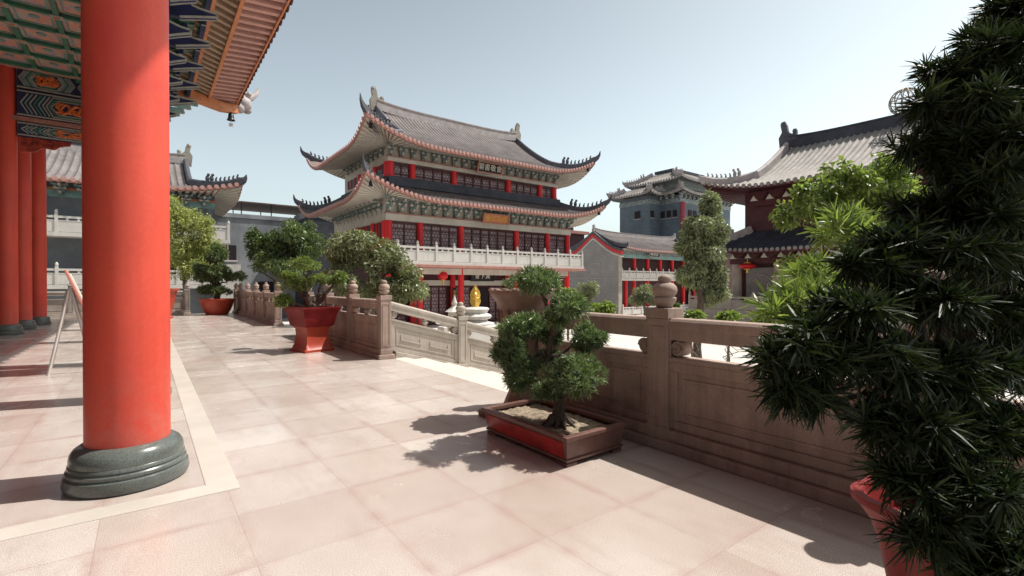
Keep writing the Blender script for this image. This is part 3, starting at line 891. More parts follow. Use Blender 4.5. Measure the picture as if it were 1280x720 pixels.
def build_roof(rf, parent, pitch, mats, wall_in, soffit_dz=0.35, ridge_h=0.45, hipw=0.26, horn=0.9, nv=12, sides='fblr', beasts=True, gable_mat=None, bump_h=None):
    """mats: tile, ridge, hip, fascia, dots, soffit_a, soffit_b, ornament"""
    bh = bump_h or pitch * 0.26
    mb = MB()
    def face(half, vmax, pt, sg):
        cols = []
        k = int(2 * half / pitch); p = 2 * half / k
        xs = [(-half + i * p + q * p, h) for i in range(k) for (q, h) in TPROF] + [(half, 0.0)]
        rows = []
        for (x, h) in xs:
            vm = vmax(x)
            rows.append([pt(x, vm * j / nv, sg, h * bh) for j in range(nv + 1)])
        mb.grid(rows)
    if 'f' in sides: face(rf.hx, rf.vmax_f, rf.front, -1)
    if 'b' in sides: face(rf.hx, rf.vmax_f, rf.front, 1)
    if 'l' in sides: face(rf.hy, rf.vmax_s, rf.side, -1)
    if 'r' in sides: face(rf.hy, rf.vmax_s, rf.side, 1)
    mb.build('roof_tiles', mats['tile'], parent, smooth=True, angle=60)
    # fascia with round tile ends
    fb = MB(); sb = MB()
    edge_prof = [(-0.05, -0.18), (0.05, -0.18), (0.05, -0.02), (-0.05, -0.02)]
    wx, wy = wall_in
    def edge(half, pt, sg, isfront):
        n = 40
        path = [pt(-half + 2 * half * i / n, 0.0, sg) for i in range(n + 1)]
        fb.sweep(path, edge_prof, 0)
        k = int(2 * half / pitch); p = 2 * half / k
        for i in range(k):
            c = pt(-half + (i + 0.22) * p, 0.0, sg, 0.02)
            if isfront: fb.prism([(0.36 * p * math.cos(t), 0.36 * p * math.sin(t)) for t in np.linspace(0, 2 * PI, 8, endpoint=False)], c + Vector((0, sg * 0.04, 0)), (1, 0, 0), (0, 0, 1), (0, sg * 0.05, 0), 1)
            else: fb.prism([(0.36 * p * math.cos(t), 0.36 * p * math.sin(t)) for t in np.linspace(0, 2 * PI, 8, endpoint=False)], c + Vector((sg * 0.04, 0, 0)), (0, 1, 0), (0, 0, 1), (sg * 0.05, 0, 0), 1)
        # soffit with rafters
        ws = wx if isfront else wy
        other = wy if isfront else wx
        per = max(0.25, pitch); kk = int(2 * half / per)
        for i in range(kk):
            for (q0, q1, dz, m) in ((0.0, 0.5, -0.10, 0), (0.5, 1.0, 0.0, 1)):
                quad = []
                for q in (q0, q1):
                    u = -half + (i + q) * 2 * half / kk
                    a = pt(u, 0.0, sg, -0.12 + dz)
                    uu = max(-ws, min(ws, u))
                    b = Vector((rf.cx + uu, rf.cy + sg * other, rf.ze + soffit_dz + dz)) if isfront else Vector((rf.cx + sg * other, rf.cy + uu, rf.ze + soffit_dz + dz))
                    quad.append((a, a.lerp(b, 0.5), b))
                sb.grid([list(quad[0]), list(quad[1])], m)
                if dz: # rafter cheeks
                    sb.grid([list(quad[0]), [p_ + Vector((0, 0, 0.10)) for p_ in quad[0]]], m)
                    sb.grid([list(quad[1]), [p_ + Vector((0, 0, 0.10)) for p_ in quad[1]]], m)
    if 'f' in sides: edge(rf.hx, rf.front, -1, True)
    if 'b' in sides: edge(rf.hx, rf.front, 1, True)
    if 'l' in sides: edge(rf.hy, rf.side, -1, False)
    if 'r' in sides: edge(rf.hy, rf.side, 1, False)
    fb.build('eave_fascia', [mats['fascia'], mats['dots']], parent)
    sb.build('eave_soffit', [mats['soffit_a'], mats['soffit_b']], parent)
    # hips
    for sx in (-1, 1):
        for sy in (-1, 1):
            path = rf.hip(sx, sy, 12, 0.18)
            if rf.iy == 0:
                up = [rf.front(sx * rf.ix, rf.vg + (1 - rf.vg) * (1 - k / 8), sy, 0.18) for k in range(8)]
                full = up + path
            else:
                full = path
            tip = full[-1]; d = (full[-1] - full[-3]); d.z = 0; d.normalize()
            horn_pts = [tip + d * horn * 0.35 + Vector((0, 0, horn * 0.22)), tip + d * horn * 0.6 + Vector((0, 0, horn * 0.55)), tip + d * horn * 0.7 + Vector((0, 0, horn * 1.0))]
            pts = full + horn_pts
            sc = [1.0] * len(full) + [0.75, 0.42, 0.10]
            mb = MB(); mb.sweep(pts, [(-hipw / 2, -0.22), (hipw / 2, -0.22), (hipw / 2, hipw * 0.75), (hipw * 0.25, hipw * 1.05), (-hipw * 0.25, hipw * 1.05), (-hipw / 2, hipw * 0.75)], scales=sc)
            h = mb.build('hip_ridge', mats['hip'], parent)
            if beasts:
                bb = MB()
                for k in range(4, 12):
                    c = path[k]; 
                    s_ = 0.15 if k > 5 else 0.26
                    bb.ball(c + Vector((0, 0, hipw + s_ * 0.7)), (s_ * 0.55, s_ * 0.55, s_), 6)
                    bb.ball(c + Vector((0, 0, hipw + s_ * 1.8)) + d * s_ * 0.3, s_ * 0.42, 6)
                bb.build('ridge_beast', mats['hip'], h)
    # main ridge and its ends
    if rf.iy == 0:
        mb = MB()
        n = 16; path = []
        for i in range(n + 1):
            x = -rf.ix + 2 * rf.ix * i / n
            path.append(Vector((rf.cx + x, rf.cy, rf.zr + 0.10 + 0.25 * (abs(x) / rf.ix) ** 4)))
        mb.sweep(path, [(-0.16, -0.25), (0.16, -0.25), (0.16, ridge_h * 0.45), (0.11, ridge_h * 0.5), (0.11, ridge_h * 0.8), (0.17, ridge_h * 0.84), (0.17, ridge_h), (-0.17, ridge_h), (-0.17, ridge_h * 0.84), (-0.11, ridge_h * 0.8), (-0.11, ridge_h * 0.5), (-0.16, ridge_h * 0.45)])
        mb.build('main_ridge', mats['ridge'], parent)
        for sx in (-1, 1):
            o = Vector((rf.cx + sx * rf.ix, rf.cy, rf.zr + ridge_h * 0.9))
            k = ridge_h / 0.45
            mb = MB()
            mb.prism([(-0.45 * k, -0.2 * k), (0.35 * k, -0.5 * k), (0.42 * k, 0.25 * k), (0.25 * k, 0.55 * k), (0.32 * k, 0.95 * k), (0.12 * k, 1.15 * k), (0.0, 0.9 * k), (-0.08 * k, 0.5 * k), (-0.3 * k, 0.35 * k), (-0.38 * k, 0.6 * k), (-0.52 * k, 0.45 * k)],
                     o + Vector((0, -0.13, 0)), (sx, 0, 0), (0, 0, 1), (0, 0.26, 0))
            mb.ball(o + Vector((sx * 0.2 * k, 0, 1.0 * k)), 0.16 * k, 8)
            mb.ball(o + Vector((-sx * 0.4 * k, 0, 0.5 * k)), 0.14 * k, 8)
            mb.build('ridge_ornament', mats['ornament'], parent)
            # gable triangle
            yg = rf.hy * (1 - rf.vg)
            zg = rf.prof(rf.vg)
            x = rf.cx + sx * (rf.ix - 0.12)
            pts = []
            for q in np.linspace(rf.vg, 1, 8):
                pts.append((-(rf.hy * (1 - q)), rf.prof(q) - 0.02))
            pts += [(-a, b) for a, b in reversed(pts[:-1])]
            mb = MB(); mb.prism(pts, (x, rf.cy, 0), (0, 1, 0), (0, 0, 1), (sx * 0.08, 0, 0))
            mb.build('gable', gable_mat or mats['fascia'], parent)

def wall_box(parent, name, mat, x0, x1, y0, y1, z0, z1):
    mb = MB(); mb.box(x0, x1, y0, y1, z0, z1)
    return mb.build(name, mat, parent)

def round_post(parent, x, y, z0, z1, r, mat, name='column'):
    mb = MB(); mb.lathe([(r * 1.25, z0), (r * 1.25, z0 + 0.12), (r, z0 + 0.16), (r, z1)], 18, (x, y, 0))
    return mb.build(name, mat, parent, smooth=True, angle=40)

def far_rail(parent, p, q, z, h, mat, n, name='balcony_rail', pierced=True):
    """small balustrade seen from afar: posts, top rail, panels"""
    p, q = Vector((*p, z)), Vector((*q, z))
    e = q - p; L_ = e.length; e.normalize(); s = Vector((e.y, -e.x, 0))
    mb = MB()
    st = L_ / n
    for i in range(n + 1):
        c = p + e * (st * i)
        mb.frame(c - e * 0.08 - s * 0.08, e * 0.16, s * 0.16, (0, 0, h * 1.12))
        mb.lathe([(0.05, h * 1.12), (0.085, h * 1.2), (0.085, h * 1.28), (0.04, h * 1.38), (0.0, h * 1.40)], 8, (c.x, c.y, z))
    for i in range(n):
        a = p + e * (st * i + 0.081)
        w = e * (st - 0.162)
        mb.frame(a - s * 0.055 + Vector((0, 0, h * 0.86)), w, s * 0.11, (0, 0, h * 0.14))
        mb.frame(a - s * 0.035 + Vector((0, 0, 0.02)), w, s * 0.07, (0, 0, h * 0.66))
        mb.frame(a - s * 0.05 + Vector((0, 0, h * 0.68)), w, s * 0.10, (0, 0, h * 0.05))
        if pierced:
            for k in (0.33, 0.67):
                b = p + e * (st * (i + k) - 0.06)
                mb.frame(b - s * 0.04 + Vector((0, 0, h * 0.731)), e * 0.12, s * 0.08, (0, 0, h * 0.128))
    return mb.build(name, mat, parent)

def lattice_bay(parent, x0, x1, y, z0, z1, n, name='lattice_window'):
    """timber frame with n leaves filled with lattice; faces -y"""
    fb = MB()
    fb.box(x0, x1, y - 0.06, y + 0.02, z1 - 0.10, z1); fb.box(x0, x1, y - 0.06, y + 0.02, z0, z0 + 0.10)
    w = (x1 - x0) / n
    for i in range(n + 1):
        xa = x0 + w * i
        fb.box(max(x0, xa - 0.05), min(x1, xa + 0.05), y - 0.055, y + 0.02, z0 + 0.101, z1 - 0.101)
    for i in range(n):
        a, b = x0 + w * i + 0.051, x0 + w * (i + 1) - 0.051
        for zz in (z0 + 0.28 * (z1 - z0), z0 + 0.82 * (z1 - z0)):
            fb.box(a, b, y - 0.05, y + 0.02, zz - 0.03, zz + 0.03)
    f = fb.build(name, M['maroon'], parent)
    pb = MB(); pb.box(x0 + 0.01, x1 - 0.01, y + 0.021, y + 0.05, z0 + 0.01, z1 - 0.01)
    pb.build('pane', M['lattice'], f)
    return f

def bracket_row(parent, pts, normals, z, h, mats, sc=1.0, name='bracket_cluster'):
    """one bracket cluster, copied along the eaves"""
    mb = MB()
    k = sc
    mb.box(-0.12 * k, 0.12 * k, -0.12 * k, 0.1, 0, h * 0.2, 0)
    for i, (w, d) in enumerate(((0.22, 0.25), (0.34, 0.5), (0.46, 0.8))):
        z0 = h * (0.2 + 0.27 * i)
        mb.box(-w * k, w * k, -d * k, -d * k + 0.14 * k, z0, z0 + h * 0.12, i % 2)
        mb.box(-0.07 * k, 0.07 * k, -(d + 0.22) * k, 0.1, z0 - h * 0.06, z0 + h * 0.10, 1 - i % 2)
        for s in (-1, 0, 1):
            mb.box((s * (w - 0.08) - 0.07) * k, (s * (w - 0.08) + 0.07) * k, (-d - 0.02) * k, (-d + 0.16) * k, z0 + h * 0.121, z0 + h * 0.25, 2)
    first = None
    for (p, nrm) in zip(pts, normals):
        if first is None:
            first = mb.build(name, mats, parent); o = first
        else:
            o = copy_tree(first, parent)
        o.location = (p[0], p[1], z)
        o.rotation_euler = (0, 0, math.atan2(nrm[0], -nrm[1]) if True else 0)
    return first

def text_mesh(parent, body, size, loc, rot, mat, name='lettering', depth=0.012):
    cu = bpy.data.curves.new(name, 'FONT')
    cu.body = body; cu.size = size; cu.align_x = 'CENTER'; cu.align_y = 'CENTER'; cu.extrude = depth
    cu.space_character = 1.12
    t = bpy.data.objects.new(name, cu); COL.objects.link(t)
    dg = bpy.context.evaluated_depsgraph_get(); dg.update()
    me = bpy.data.meshes.new_from_object(t.evaluated_get(dg))
    bpy.data.objects.remove(t)
    me.materials.clear(); me.materials.append(mat)
    o = bpy.data.objects.new(name, me); COL.objects.link(o)
    adopt(o, parent)
    o.location = loc; o.rotation_euler = rot
    return o

def plaque(parent, cx, y, cz, w, h, body, ground, frame, ink, tilt=14):
    """name board, tilted forward, with carved frame and characters"""
    root = MB()
    a = R(tilt); c_, s_ = math.cos(a), math.sin(a)
    ax, az, an = Vector((1, 0, 0)), Vector((0, -s_, c_)), Vector((0, -c_, -s_))
    o = Vector((cx, y, cz))
    root.frame(o - ax * w / 2 - az * h / 2, ax * w, az * h, an * 0.08, 0)
    t = h * 0.13
    for (u0, u1, v0, v1) in ((-w / 2 - t, w / 2 + t, h / 2, h / 2 + t), (-w / 2 - t, w / 2 + t, -h / 2 - t, -h / 2), (-w / 2 - t, -w / 2, -h / 2, h / 2), (w / 2, w / 2 + t, -h / 2, h / 2)):
        root.frame(o + ax * u0 + az * v0, ax * (u1 - u0), az * (v1 - v0), an * 0.15, 1)
    b = root.build('name_plaque', [ground, frame], parent)
    # rotation that lays the text on the board
    text_mesh(b, body, h * 0.80, o + an * 0.083, (R(90) + a, 0, 0), ink)
    return b

# ================================================================ MAIN PAVILION
RM = dict(tile=M['tile'], ridge=M['ridge_grey'], hip=M['ridge_dark'], fascia=M['fascia'], dots=M['pink_raft'], soffit_a=M['cream'], soffit_b=M['pink_raft'], ornament=M['ridge_gold'])
pav = thing('pavilion', 'three storey red and cream pavilion with two upswept grey roofs across the courtyard', 'pavilion', (19.9, 29.0, GZ))
wall_box(pav, 'stone_podium', M['white_stone'], -9.2, 9.2, -3.0, 11.5, 0.003, 0.5)
wall_box(pav, 'ground_floor_wall', M['maroon'], -7.85, 7.85, 1.4, 10.5, 0.5, 4.5)
wall_box(pav, 'middle_storey_wall', M['cream'], -7.85, 7.85, 0.12, 10.5, 4.77, 8.9)
wall_box(pav, 'upper_storey_wall', M['cream'], -7.3, 7.3, 1.12, 9.6, 8.905, 12.9)
# ground floor
wall_box(pav, 'beam', M['cream'], -7.85, 7.85, 1.25, 1.397, 3.25, 3.62)
wall_box(pav, 'doorway', M['dark_void'], -0.75, 0.75, 1.30, 1.396, 0.5, 3.1)
for (a, b, n) in ((-7.3, -5.9, 2), (-5.3, -2.8, 4), (-2.1, -0.85, 2), (0.85, 2.1, 2), (2.8, 5.3, 4), (5.9, 7.3, 2)):
    lattice_bay(pav, a, b, 1.34, 0.55, 3.2, n)
for x in (-7.7, -5.55, -2.42, 2.42, 5.55, 7.7):
    round_post(pav, x, 0.0, 0.5, 4.5, 0.21, M['red_far'])
    if abs(x) < 7: round_post(pav, x, 1.12, 0.5, 4.3, 0.19, M['red_far'])
for x in (-1.95, 1.95):                                      # couplet boards on the inner columns
    mb = MB(); mb.box(x * 1.24 - 0.15, x * 1.24 + 0.15, 0.88, 0.925, 1.3, 3.1)
    b = mb.build('couplet_board', M['black'], pav)
    text_mesh(b, '\n'.join('福地春光好山' if x < 0 else '祥雲瑞氣滿門'), 0.24, (x * 1.24, 0.872, 2.2), (R(90), 0, 0), M['gold'])
plaque(pav, 0, 1.0, 3.93, 1.9, 0.55, '會下冀', M['black'], M['black'], M['letter_white'], 10)
# balcony
wall_box(pav, 'balcony_slab', M['white_stone'], -7.9, 7.9, -1.75, 1.39, 4.56, 4.77)
wall_box(pav, 'balcony_edge', M['fascia'], -8.0, 8.0, -1.85, 1.35, 4.40, 4.557)
wall_box(pav, 'balcony_beam', M['cream'], -7.8, 7.8, -0.2, 0.2, 4.0, 4.397)
far_rail(pav, (-7.8, -1.6), (7.8, -1.6), 4.772, 0.92, M['white_stone'], 12)
for sx in (-1, 1): far_rail(pav, (sx * 7.8, -1.5), (sx * 7.8, 1.2), 4.772, 0.92, M['white_stone'], 2)
# middle and upper storeys
for (yy, z0, z1, xs_, half, bays) in ((0.0, 4.77, 7.35, (-7.7, -5.55, -2.42, 2.42, 5.55, 7.7), 7.85, (2, 4, 6, 4, 2)),
                                      (1.0, 10.35, 11.35, (-7.15, -5.6, -2.4, 2.4, 5.6, 7.15), 7.3, (2, 4, 6, 4, 2))):
    for i, (a, b) in enumerate(zip(xs_[:-1], xs_[1:])):
        lattice_bay(pav, a + 0.2, b - 0.2, yy + 0.06, z0 + 0.02, z1 - 0.02, bays[i])
    for x in xs_: round_post(pav, x, yy, z0, z1, 0.22, M['red_far'])
    # side windows
    y0, y1 = (0.2, 10.4) if yy == 0 else (1.2, 9.5)
    for sx in (-1, 1):
        for (ya, yb_) in ((y0 + 0.25, y0 + 1.7), (y0 + 2.2, y0 + 4.6), (y0 + 5.2, y0 + 7.4)):
            xf = sx * (half + 0.02)
            mb = MB(); mb.box(min(xf, xf + sx * 0.05), max(xf, xf + sx * 0.05), ya, yb_, z0 + 0.3, z1 - 0.05)
            n = 3
            for k in range(n + 1):
                yk = ya + (yb_ - ya) * k / n
                mb.box(min(xf + sx * 0.051, xf + sx * 0.09), max(xf + sx * 0.051, xf + sx * 0.09), yk - 0.04, yk + 0.04, z0 + 0.3, z1 - 0.05, 1)
            mb.build('side_window', [M['maroon'], M['red_far']], pav)
        for yk in (y0 + 0.05, y0 + 1.95, y0 + 4.9):
            round_post(pav, sx * half, yk, z0, z1, 0.2, M['red_far'])
wall_box(pav, 'beam', M['cream'], -7.95, 7.95, -0.18, 0.10, 7.36, 7.78)
wall_box(pav, 'beam_band', M['fascia'], -7.97, 7.97, -0.20, 0.10, 7.79, 7.86)
wall_box(pav, 'beam', M['cream'], -7.4, 7.4, 0.82, 1.10, 11.36, 11.62)
wall_box(pav, 'beam_band', M['fascia'], -7.42, 7.42, 0.80, 1.10, 11.63, 11.69)
wall_box(pav, 'roof_foot_ridge', M['tile_dark'], -7.45, 7.45, 0.55, 1.11, 9.75, 10.33)
for sx in (-1, 1): wall_box(pav, 'roof_foot_ridge', M['tile_dark'], min(sx * 7.31, sx * 7.6), max(sx * 7.31, sx * 7.6), 1.115, 9.6, 9.75, 10.33)
lower = Roof(0, 5.35, 9.95, 7.45, 7.32, 4.25, 8.54, 9.95, 1.0, 1.2)
build_roof(lower, pav, 0.30, RM, (7.85, 5.3), 0.35, 0.45, 0.22, 0.75)
upper = Roof(0, 5.25, 9.6, 6.45, 6.45, 0, 12.1, 16.0, 0.33, 1.3)
build_roof(upper, pav, 0.30, RM, (7.3, 4.2), 0.40, 0.50, 0.24, 0.75)
BR = [M['bluegrey'], M['cream'], M['teal']]
def rim_points(x0, x1, y0, y1, step):
    pts, nrm = [], []
    n = int((x1 - x0) / step)
    for i in range(n + 1): pts.append((x0 + (x1 - x0) * i / n, y0)); nrm.append((0, -1))
    n = int((y1 - y0) / step)
    for i in range(1, n): pts.append((x0, y0 + (y1 - y0) * i / n)); nrm.append((-1, 0))
    return pts, nrm
p_, n_ = rim_points(-7.75, 7.75, 0.0, 10.4, 0.80)
bracket_row(pav, p_, n_, 7.87, 0.95, BR, 0.85)
p_, n_ = rim_points(-7.2, 7.2, 1.0, 9.5, 0.80)
bracket_row(pav, p_, n_, 11.70, 0.85, BR, 0.8)
plaque(pav, 0, 0.0, 11.75, 2.0, 0.62, '閣書敬會', M['black'], M['fascia'], M['letter_white'], 14)
plaque(pav, 0, -0.75, 8.0, 2.1, 0.56, '春亞回苑', M['orange_wood'], M['fascia'], M['gold'], 14)
# small bells under the roof corners belong to the roof
for (rf) in (lower, upper):
    for sx in (-1, 1):
        c = rf.front(sx * rf.hx, 0, -1)
        mb = MB(); mb.lathe([(0.02, 0), (0.09, -0.05), (0.13, -0.3), (0.0, -0.3)], 8, c + Vector((-sx * 0.4, 0.3, -0.45))); mb.tube([c + Vector((-sx * 0.4, 0.3, -0.05)), c + Vector((-sx * 0.4, 0.3, -0.46))], 0.02, 5)
        mb.build('corner_bell', M['iron'], pav)

def lantern(x, y, z, r, label, group=None, sq=1.0):
    t = thing('red_lantern', label, 'lantern', (x, y, z), 0, group)
    mb = MB(); mb.lathe([(r * 0.45, -r * 0.72), (r * 0.68, -r * 0.62), (r * 0.87, -r * 0.4), (r * 0.97, -r * 0.15), (r * 0.97, r * 0.15), (r * 0.87, r * 0.4), (r * 0.68, r * 0.62), (r * 0.45, r * 0.72)], 20)
    mb.build('lantern_shade', M['red_far'], t, smooth=True)
    mb = MB(); mb.lathe([(r * 0.42, r * 0.72), (r * 0.42, r * 0.9)], 10); mb.lathe([(r * 0.42, -r * 0.9), (r * 0.42, -r * 0.72)], 10); mb.tube([(0, 0, r * 0.9), (0, 0, r * 1.8)], 0.015, 5); mb.tube([(0, 0, -r * 0.9), (0, 0, -r * 1.7)], [0.05, 0.09], 6)
    mb.build('lantern_cap', M['gold'], t)
    t.scale = (1, 1, sq)
LG = 'red lanterns hung on the halls'
lantern(16.0, 28.9, 2.1, 0.36, 'red lantern left of the door under the pavilion balcony', LG)
lantern(23.6, 28.9, 2.1, 0.36, 'red lantern right of the door under the pavilion balcony', LG)

# ================================================================ HOUSE WITH GREY BRICK GABLE (right of the pavilion)
gh = thing('gabled_house', 'two storey grey brick house with red edged gable and a red columned gallery', 'house', (39.8, 34.0, GZ))
W_ = 15.0; D_ = 7.3
mb = MB()
curve = [(0.0, 7.0), (0.8, 7.25), (1.7, 7.75), (2.6, 8.35), (3.3, 8.85), (3.65, 9.0)]
gab = [(0, 0)] + curve + [(D_ - a, b) for a, b in reversed(curve[:-1])] + [(D_, 0)]
mb.prism(gab, (0, 0, 0), (0, 1, 0), (0, 0, 1), (0.4, 0, 0))
mb.build('gable_wall', M['grey_brick'], gh)
mb = MB()
for off, zz, w, m in ((-0.10, 0.0, 0.30, 0), (-0.06, -0.33, 0.34, 1), (-0.03, -0.6, 0.10, 2)):
    pa = [(-0.35, 6.9)] + curve; full = pa + [(D_ - a, b) for a, b in reversed(pa[:-1])]
    for a, b in zip(full[:-1], full[1:]):
        mb.frame((off, a[0], a[1] + zz - 0.05), (0.5, 0, 0), (0, b[0] - a[0], b[1] - a[1]), (0, 0, w), m)
mb.build('gable_trim', [M['ridge_dark'], M['red_far'], M['letter_white']], gh)
mb = MB(); mb.box(-0.03, 0.0, 2.55, 4.0, 4.5, 5.7, 0); mb.box(-0.045, -0.031, 2.68, 3.87, 4.63, 5.57, 1); mb.build('vent_window', [M['ridge_grey'], M['grey_brick']], gh)
mb = MB(); mb.box(-0.04, 0.0, 0, D_, 3.95, 4.06); mb.build('string_course', M['ridge_grey'], gh)
wall_box(gh, 'house_wall', M['maroon'], 0.41, W_, 1.6, D_ - 0.1, 0.003, 6.9)
wall_box(gh, 'gallery_slab', M['white_stone'], 0.41, W_, -0.1, 1.59, 3.75, 3.98)
wall_box(gh, 'gable_pier', M['stone_pale'], -0.05, 0.5, -0.08, -0.003, 0.003, 6.6)
far_rail(gh, (0.6, 0.0), (W_ - 0.2, 0.0), 3.98, 0.85, M['white_stone'], 12)
far_rail(gh, (0.6, -0.1), (W_ - 0.2, -0.1), 0.1, 0.8, M['white_stone'], 9)
for k in range(7):
    x = 0.7 + k * 2.32
    if k in (0,): continue
    round_post(gh, x, 0.35, 3.98, 6.45, 0.2, M['red_far']); round_post(gh, x, 0.35, 0.1, 3.75, 0.2, M['red_far'])
round_post(gh, 1.6, 0.35, 0.1, 3.75, 0.2, M['red_far'])
wall_box(gh, 'painted_beam', M['teal'], 0.41, W_, 0.15, 0.4, 6.2, 6.62)
wall_box(gh, 'frieze', M['bluegrey'], 0.41, W_, 0.05, 0.42, 6.63, 7.05)
plaque(gh, 5.6, -0.35, 6.75, 1.7, 0.55, '聚賢堂', M['black'], M['ridge_gold'], M['letter_white'], 16)
rf = Roof(W_ / 2 + 0.2, D_ / 2, W_ / 2, D_ / 2 + 0.9, W_ / 2 - 0.02, 0, 7.0, 9.0, 0.02, 0.25)
build_roof(rf, gh, 0.30, dict(RM, fascia=M['tile'], ornament=M['ridge_grey'], ridge=M['ridge_grey']), (W_ / 2, D_ / 2), 0.1, 0.30, 0.2, 0.35, sides='fb', beasts=False, gable_mat=M['grey_brick'])

# ================================================================ BLUE GREY TOWER
tw = thing('tower', 'tall slate blue tower with tiered grey roofs behind the gabled house', 'tower', (59.8, 40.0, GZ))
TM = dict(RM, tile=M['tile_lit'], hip=M['ridge_grey'], ornament=M['ridge_dark'], fascia=M['ridge_grey'], dots=M['tile_lit'], soffit_a=M['res_wall'], soffit_b=M['bluegrey'])
wall_box(tw, 'tower_wall', M['blue_wall'], 0.0, 13.4, 0.0, 9.0, 0.003, 16.0)
wall_box(tw, 'tower_wing', M['blue_wall'], -2.6, -0.003, 3.2, 8.6, 0.003, 16.0)
wall_box(tw, 'cornice', M['bluegrey'], -0.06, 13.46, -0.06, 9.06, 14.9, 15.5)
wall_box(tw, 'cornice', M['bluegrey'], -2.66, -0.065, 3.14, 8.66, 14.9, 15.5)
wall_box(tw, 'upper_wall', M['bluegrey'], 1.0, 12.4, 1.0, 8.0, 16.5, 18.6)
for (cx, cy, hx, hy, ix, iy) in ((6.7, 4.5, 7.9, 5.7, 5.7, 3.4), (-1.3, 5.9, 2.5, 3.9, 0.9, 2.0)):
    build_roof(Roof(cx, cy, hx, hy, ix, iy, 16.2, 17.3, 1.0, 0.5), tw, 0.45, TM, (hx - 1.2, hy - 1.2), 0.25, 0.4, 0.35, 0.4, nv=6)
build_roof(Roof(6.7, 4.5, 7.1, 5.0, 4.3, 1.8, 18.3, 20.0, 1.0, 0.4), tw, 0.45, TM, (5.7, 3.5), 0.25, 0.4, 0.35, 0.5, nv=6)
wall_box(tw, 'roof_cap', M['tile_dark'], 2.6, 10.8, 2.8, 6.2, 20.2, 20.6)
p_, n_ = rim_points(0, 13.4, 0, 9, 1.0)
bracket_row(tw, p_, n_, 15.5, 0.9, BR, 0.9)
def tower_window(x, y, z, w, h, face):
    mb = MB()
    if face == 'x': mb.box(x - 0.06, x - 0.005, y - w / 2, y + w / 2, z, z + h, 0); mb.box(x - 0.09, x - 0.061, y - w / 2 - 0.1, y + w / 2 + 0.1, z - 0.12, z - 0.003, 1)
    else: mb.box(x - w / 2, x + w / 2, y - 0.06, y - 0.005, z, z + h, 0); mb.box(x - w / 2 - 0.1, x + w / 2 + 0.1, y - 0.09, y - 0.061, z - 0.12, z - 0.003, 1)
    mb.build('tower_window', [M['dark_void'], M['ridge_grey']], tw)
for z in (12.9, 8.8, 4.5):
    tower_window(-2.6, 5.3, z, 1.0, 1.1, 'x')
    for y in (0.8, 1.8, 2.8): tower_window(0, y, z, 0.7, 1.0, 'x')
    tower_window(-2.0, 3.2, z, 0.8, 1.0, 'y')
    for x in (2.4, 3.6, 6.0): tower_window(x, 0, z, 0.9, 1.1, 'y')
round_post(tw, 0.25, -0.3, 6.0, 14.9, 0.38, M['maroon_faded'])

# low bright roofed corridor between tower and gabled house
lh = thing('side_hall', 'low hall with a bright cream roof behind the slim grey green tree', 'hall', (56.5, 31.5, GZ))
wall_box(lh, 'hall_wall', M['maroon'], 0.0, 9.0, 0, 7.0, 0.003, 7.4)
build_roof(Roof(4.5, 3.5, 5.8, 4.8, 3.6, 0, 7.4, 9.6, 0.4, 0.8), lh, 0.35, TM, (4.5, 3.5), 0.2, 0.4, 0.3, 0.5, nv=8)

# ================================================================ DARK RED HALL ON THE RIGHT (ridge runs along world Y)
rh = thing('red_hall', 'dark red timber hall with a big buff tiled roof on the right, behind the trees', 'hall', (34.0, 9.5, GZ), R(-90))
# local: -y faces world -x (towards the terrace), +x runs towards world -y
RHM = dict(RM, tile=M['tile_lit'], fascia=M['maroon'], dots=M['tile_lit'], soffit_a=M['maroon'], soffit_b=M['maroon'], ridge=M['tile_dark'], hip=M['ridge_grey'], ornament=M['ridge_dark'])
wall_box(rh, 'stone_podium', M['stone_pale'], -11.0, 11.0, -2.6, 12.0, 0.003, 1.6)
wall_box(rh, 'hall_wall', M['maroon'], -8.6, 8.6, 0.6, 10.0, 1.6, 4.9)
wall_box(rh, 'upper_wall', M['maroon'], -8.6, 8.6, 1.2, 9.6, 4.905, 10.0)
for x in (-8.5, -5.6, -2.8, 2.8, 5.6, 8.5):
    mb = MB(); mb.lathe([(0.42, 1.6), (0.42, 1.8), (0.32, 1.86), (0.32, 4.75)], 18, (x, -0.1, 0)); mb.build('stone_column', M['stone_pale'], rh, smooth=True, angle=40)
for (a, b) in ((-8.1, -6.0), (6.0, 8.1)):                     # carved grey stone panel with round medallion
    mb = MB(); mb.box(a, b, 0.40, 0.595, 1.7, 4.5, 0)
    c = (a + b) / 2
    for rr in (0.95, 0.72):
        mb.tube([(c + rr * math.cos(t), 0.38, 3.1 + rr * math.sin(t)) for t in np.linspace(0, 2 * PI, 29)], 0.05, 6, 1)
    for k in range(-2, 3):
        l = math.sqrt(0.66 ** 2 - (k * 0.22) ** 2)
        mb.bar((c - l * 0.707 + k * 0.155, 0.385, 3.1 - l * 0.707 - k * 0.155), (c + l * 0.707 + k * 0.155, 0.385, 3.1 + l * 0.707 - k * 0.155), 0.05, 0.05, 1)
        mb.bar((c - l * 0.707 + k * 0.155, 0.37, 3.1 + l * 0.707 + k * 0.155), (c + l * 0.707 + k * 0.155, 0.37, 3.1 - l * 0.707 + k * 0.155), 0.05, 0.05, 1)
    mb.build('carved_stone_panel', [M['grey_brick'], M['ridge_grey']], rh)
for (a, b) in ((-5.2, -3.2), (3.2, 5.2)): lattice_bay(rh, a, b, 0.5, 1.65, 4.4, 4)
wall_box(rh, 'doorway', M['dark_void'], -1.5, 1.5, 0.5, 0.595, 1.6, 4.2)
for x in (-5.9, -3.1, 3.1, 5.9):
    wall_box(rh, 'red_post', M['red_far'], x - 0.12, x + 0.12, 0.30, 0.49, 1.6, 4.5)
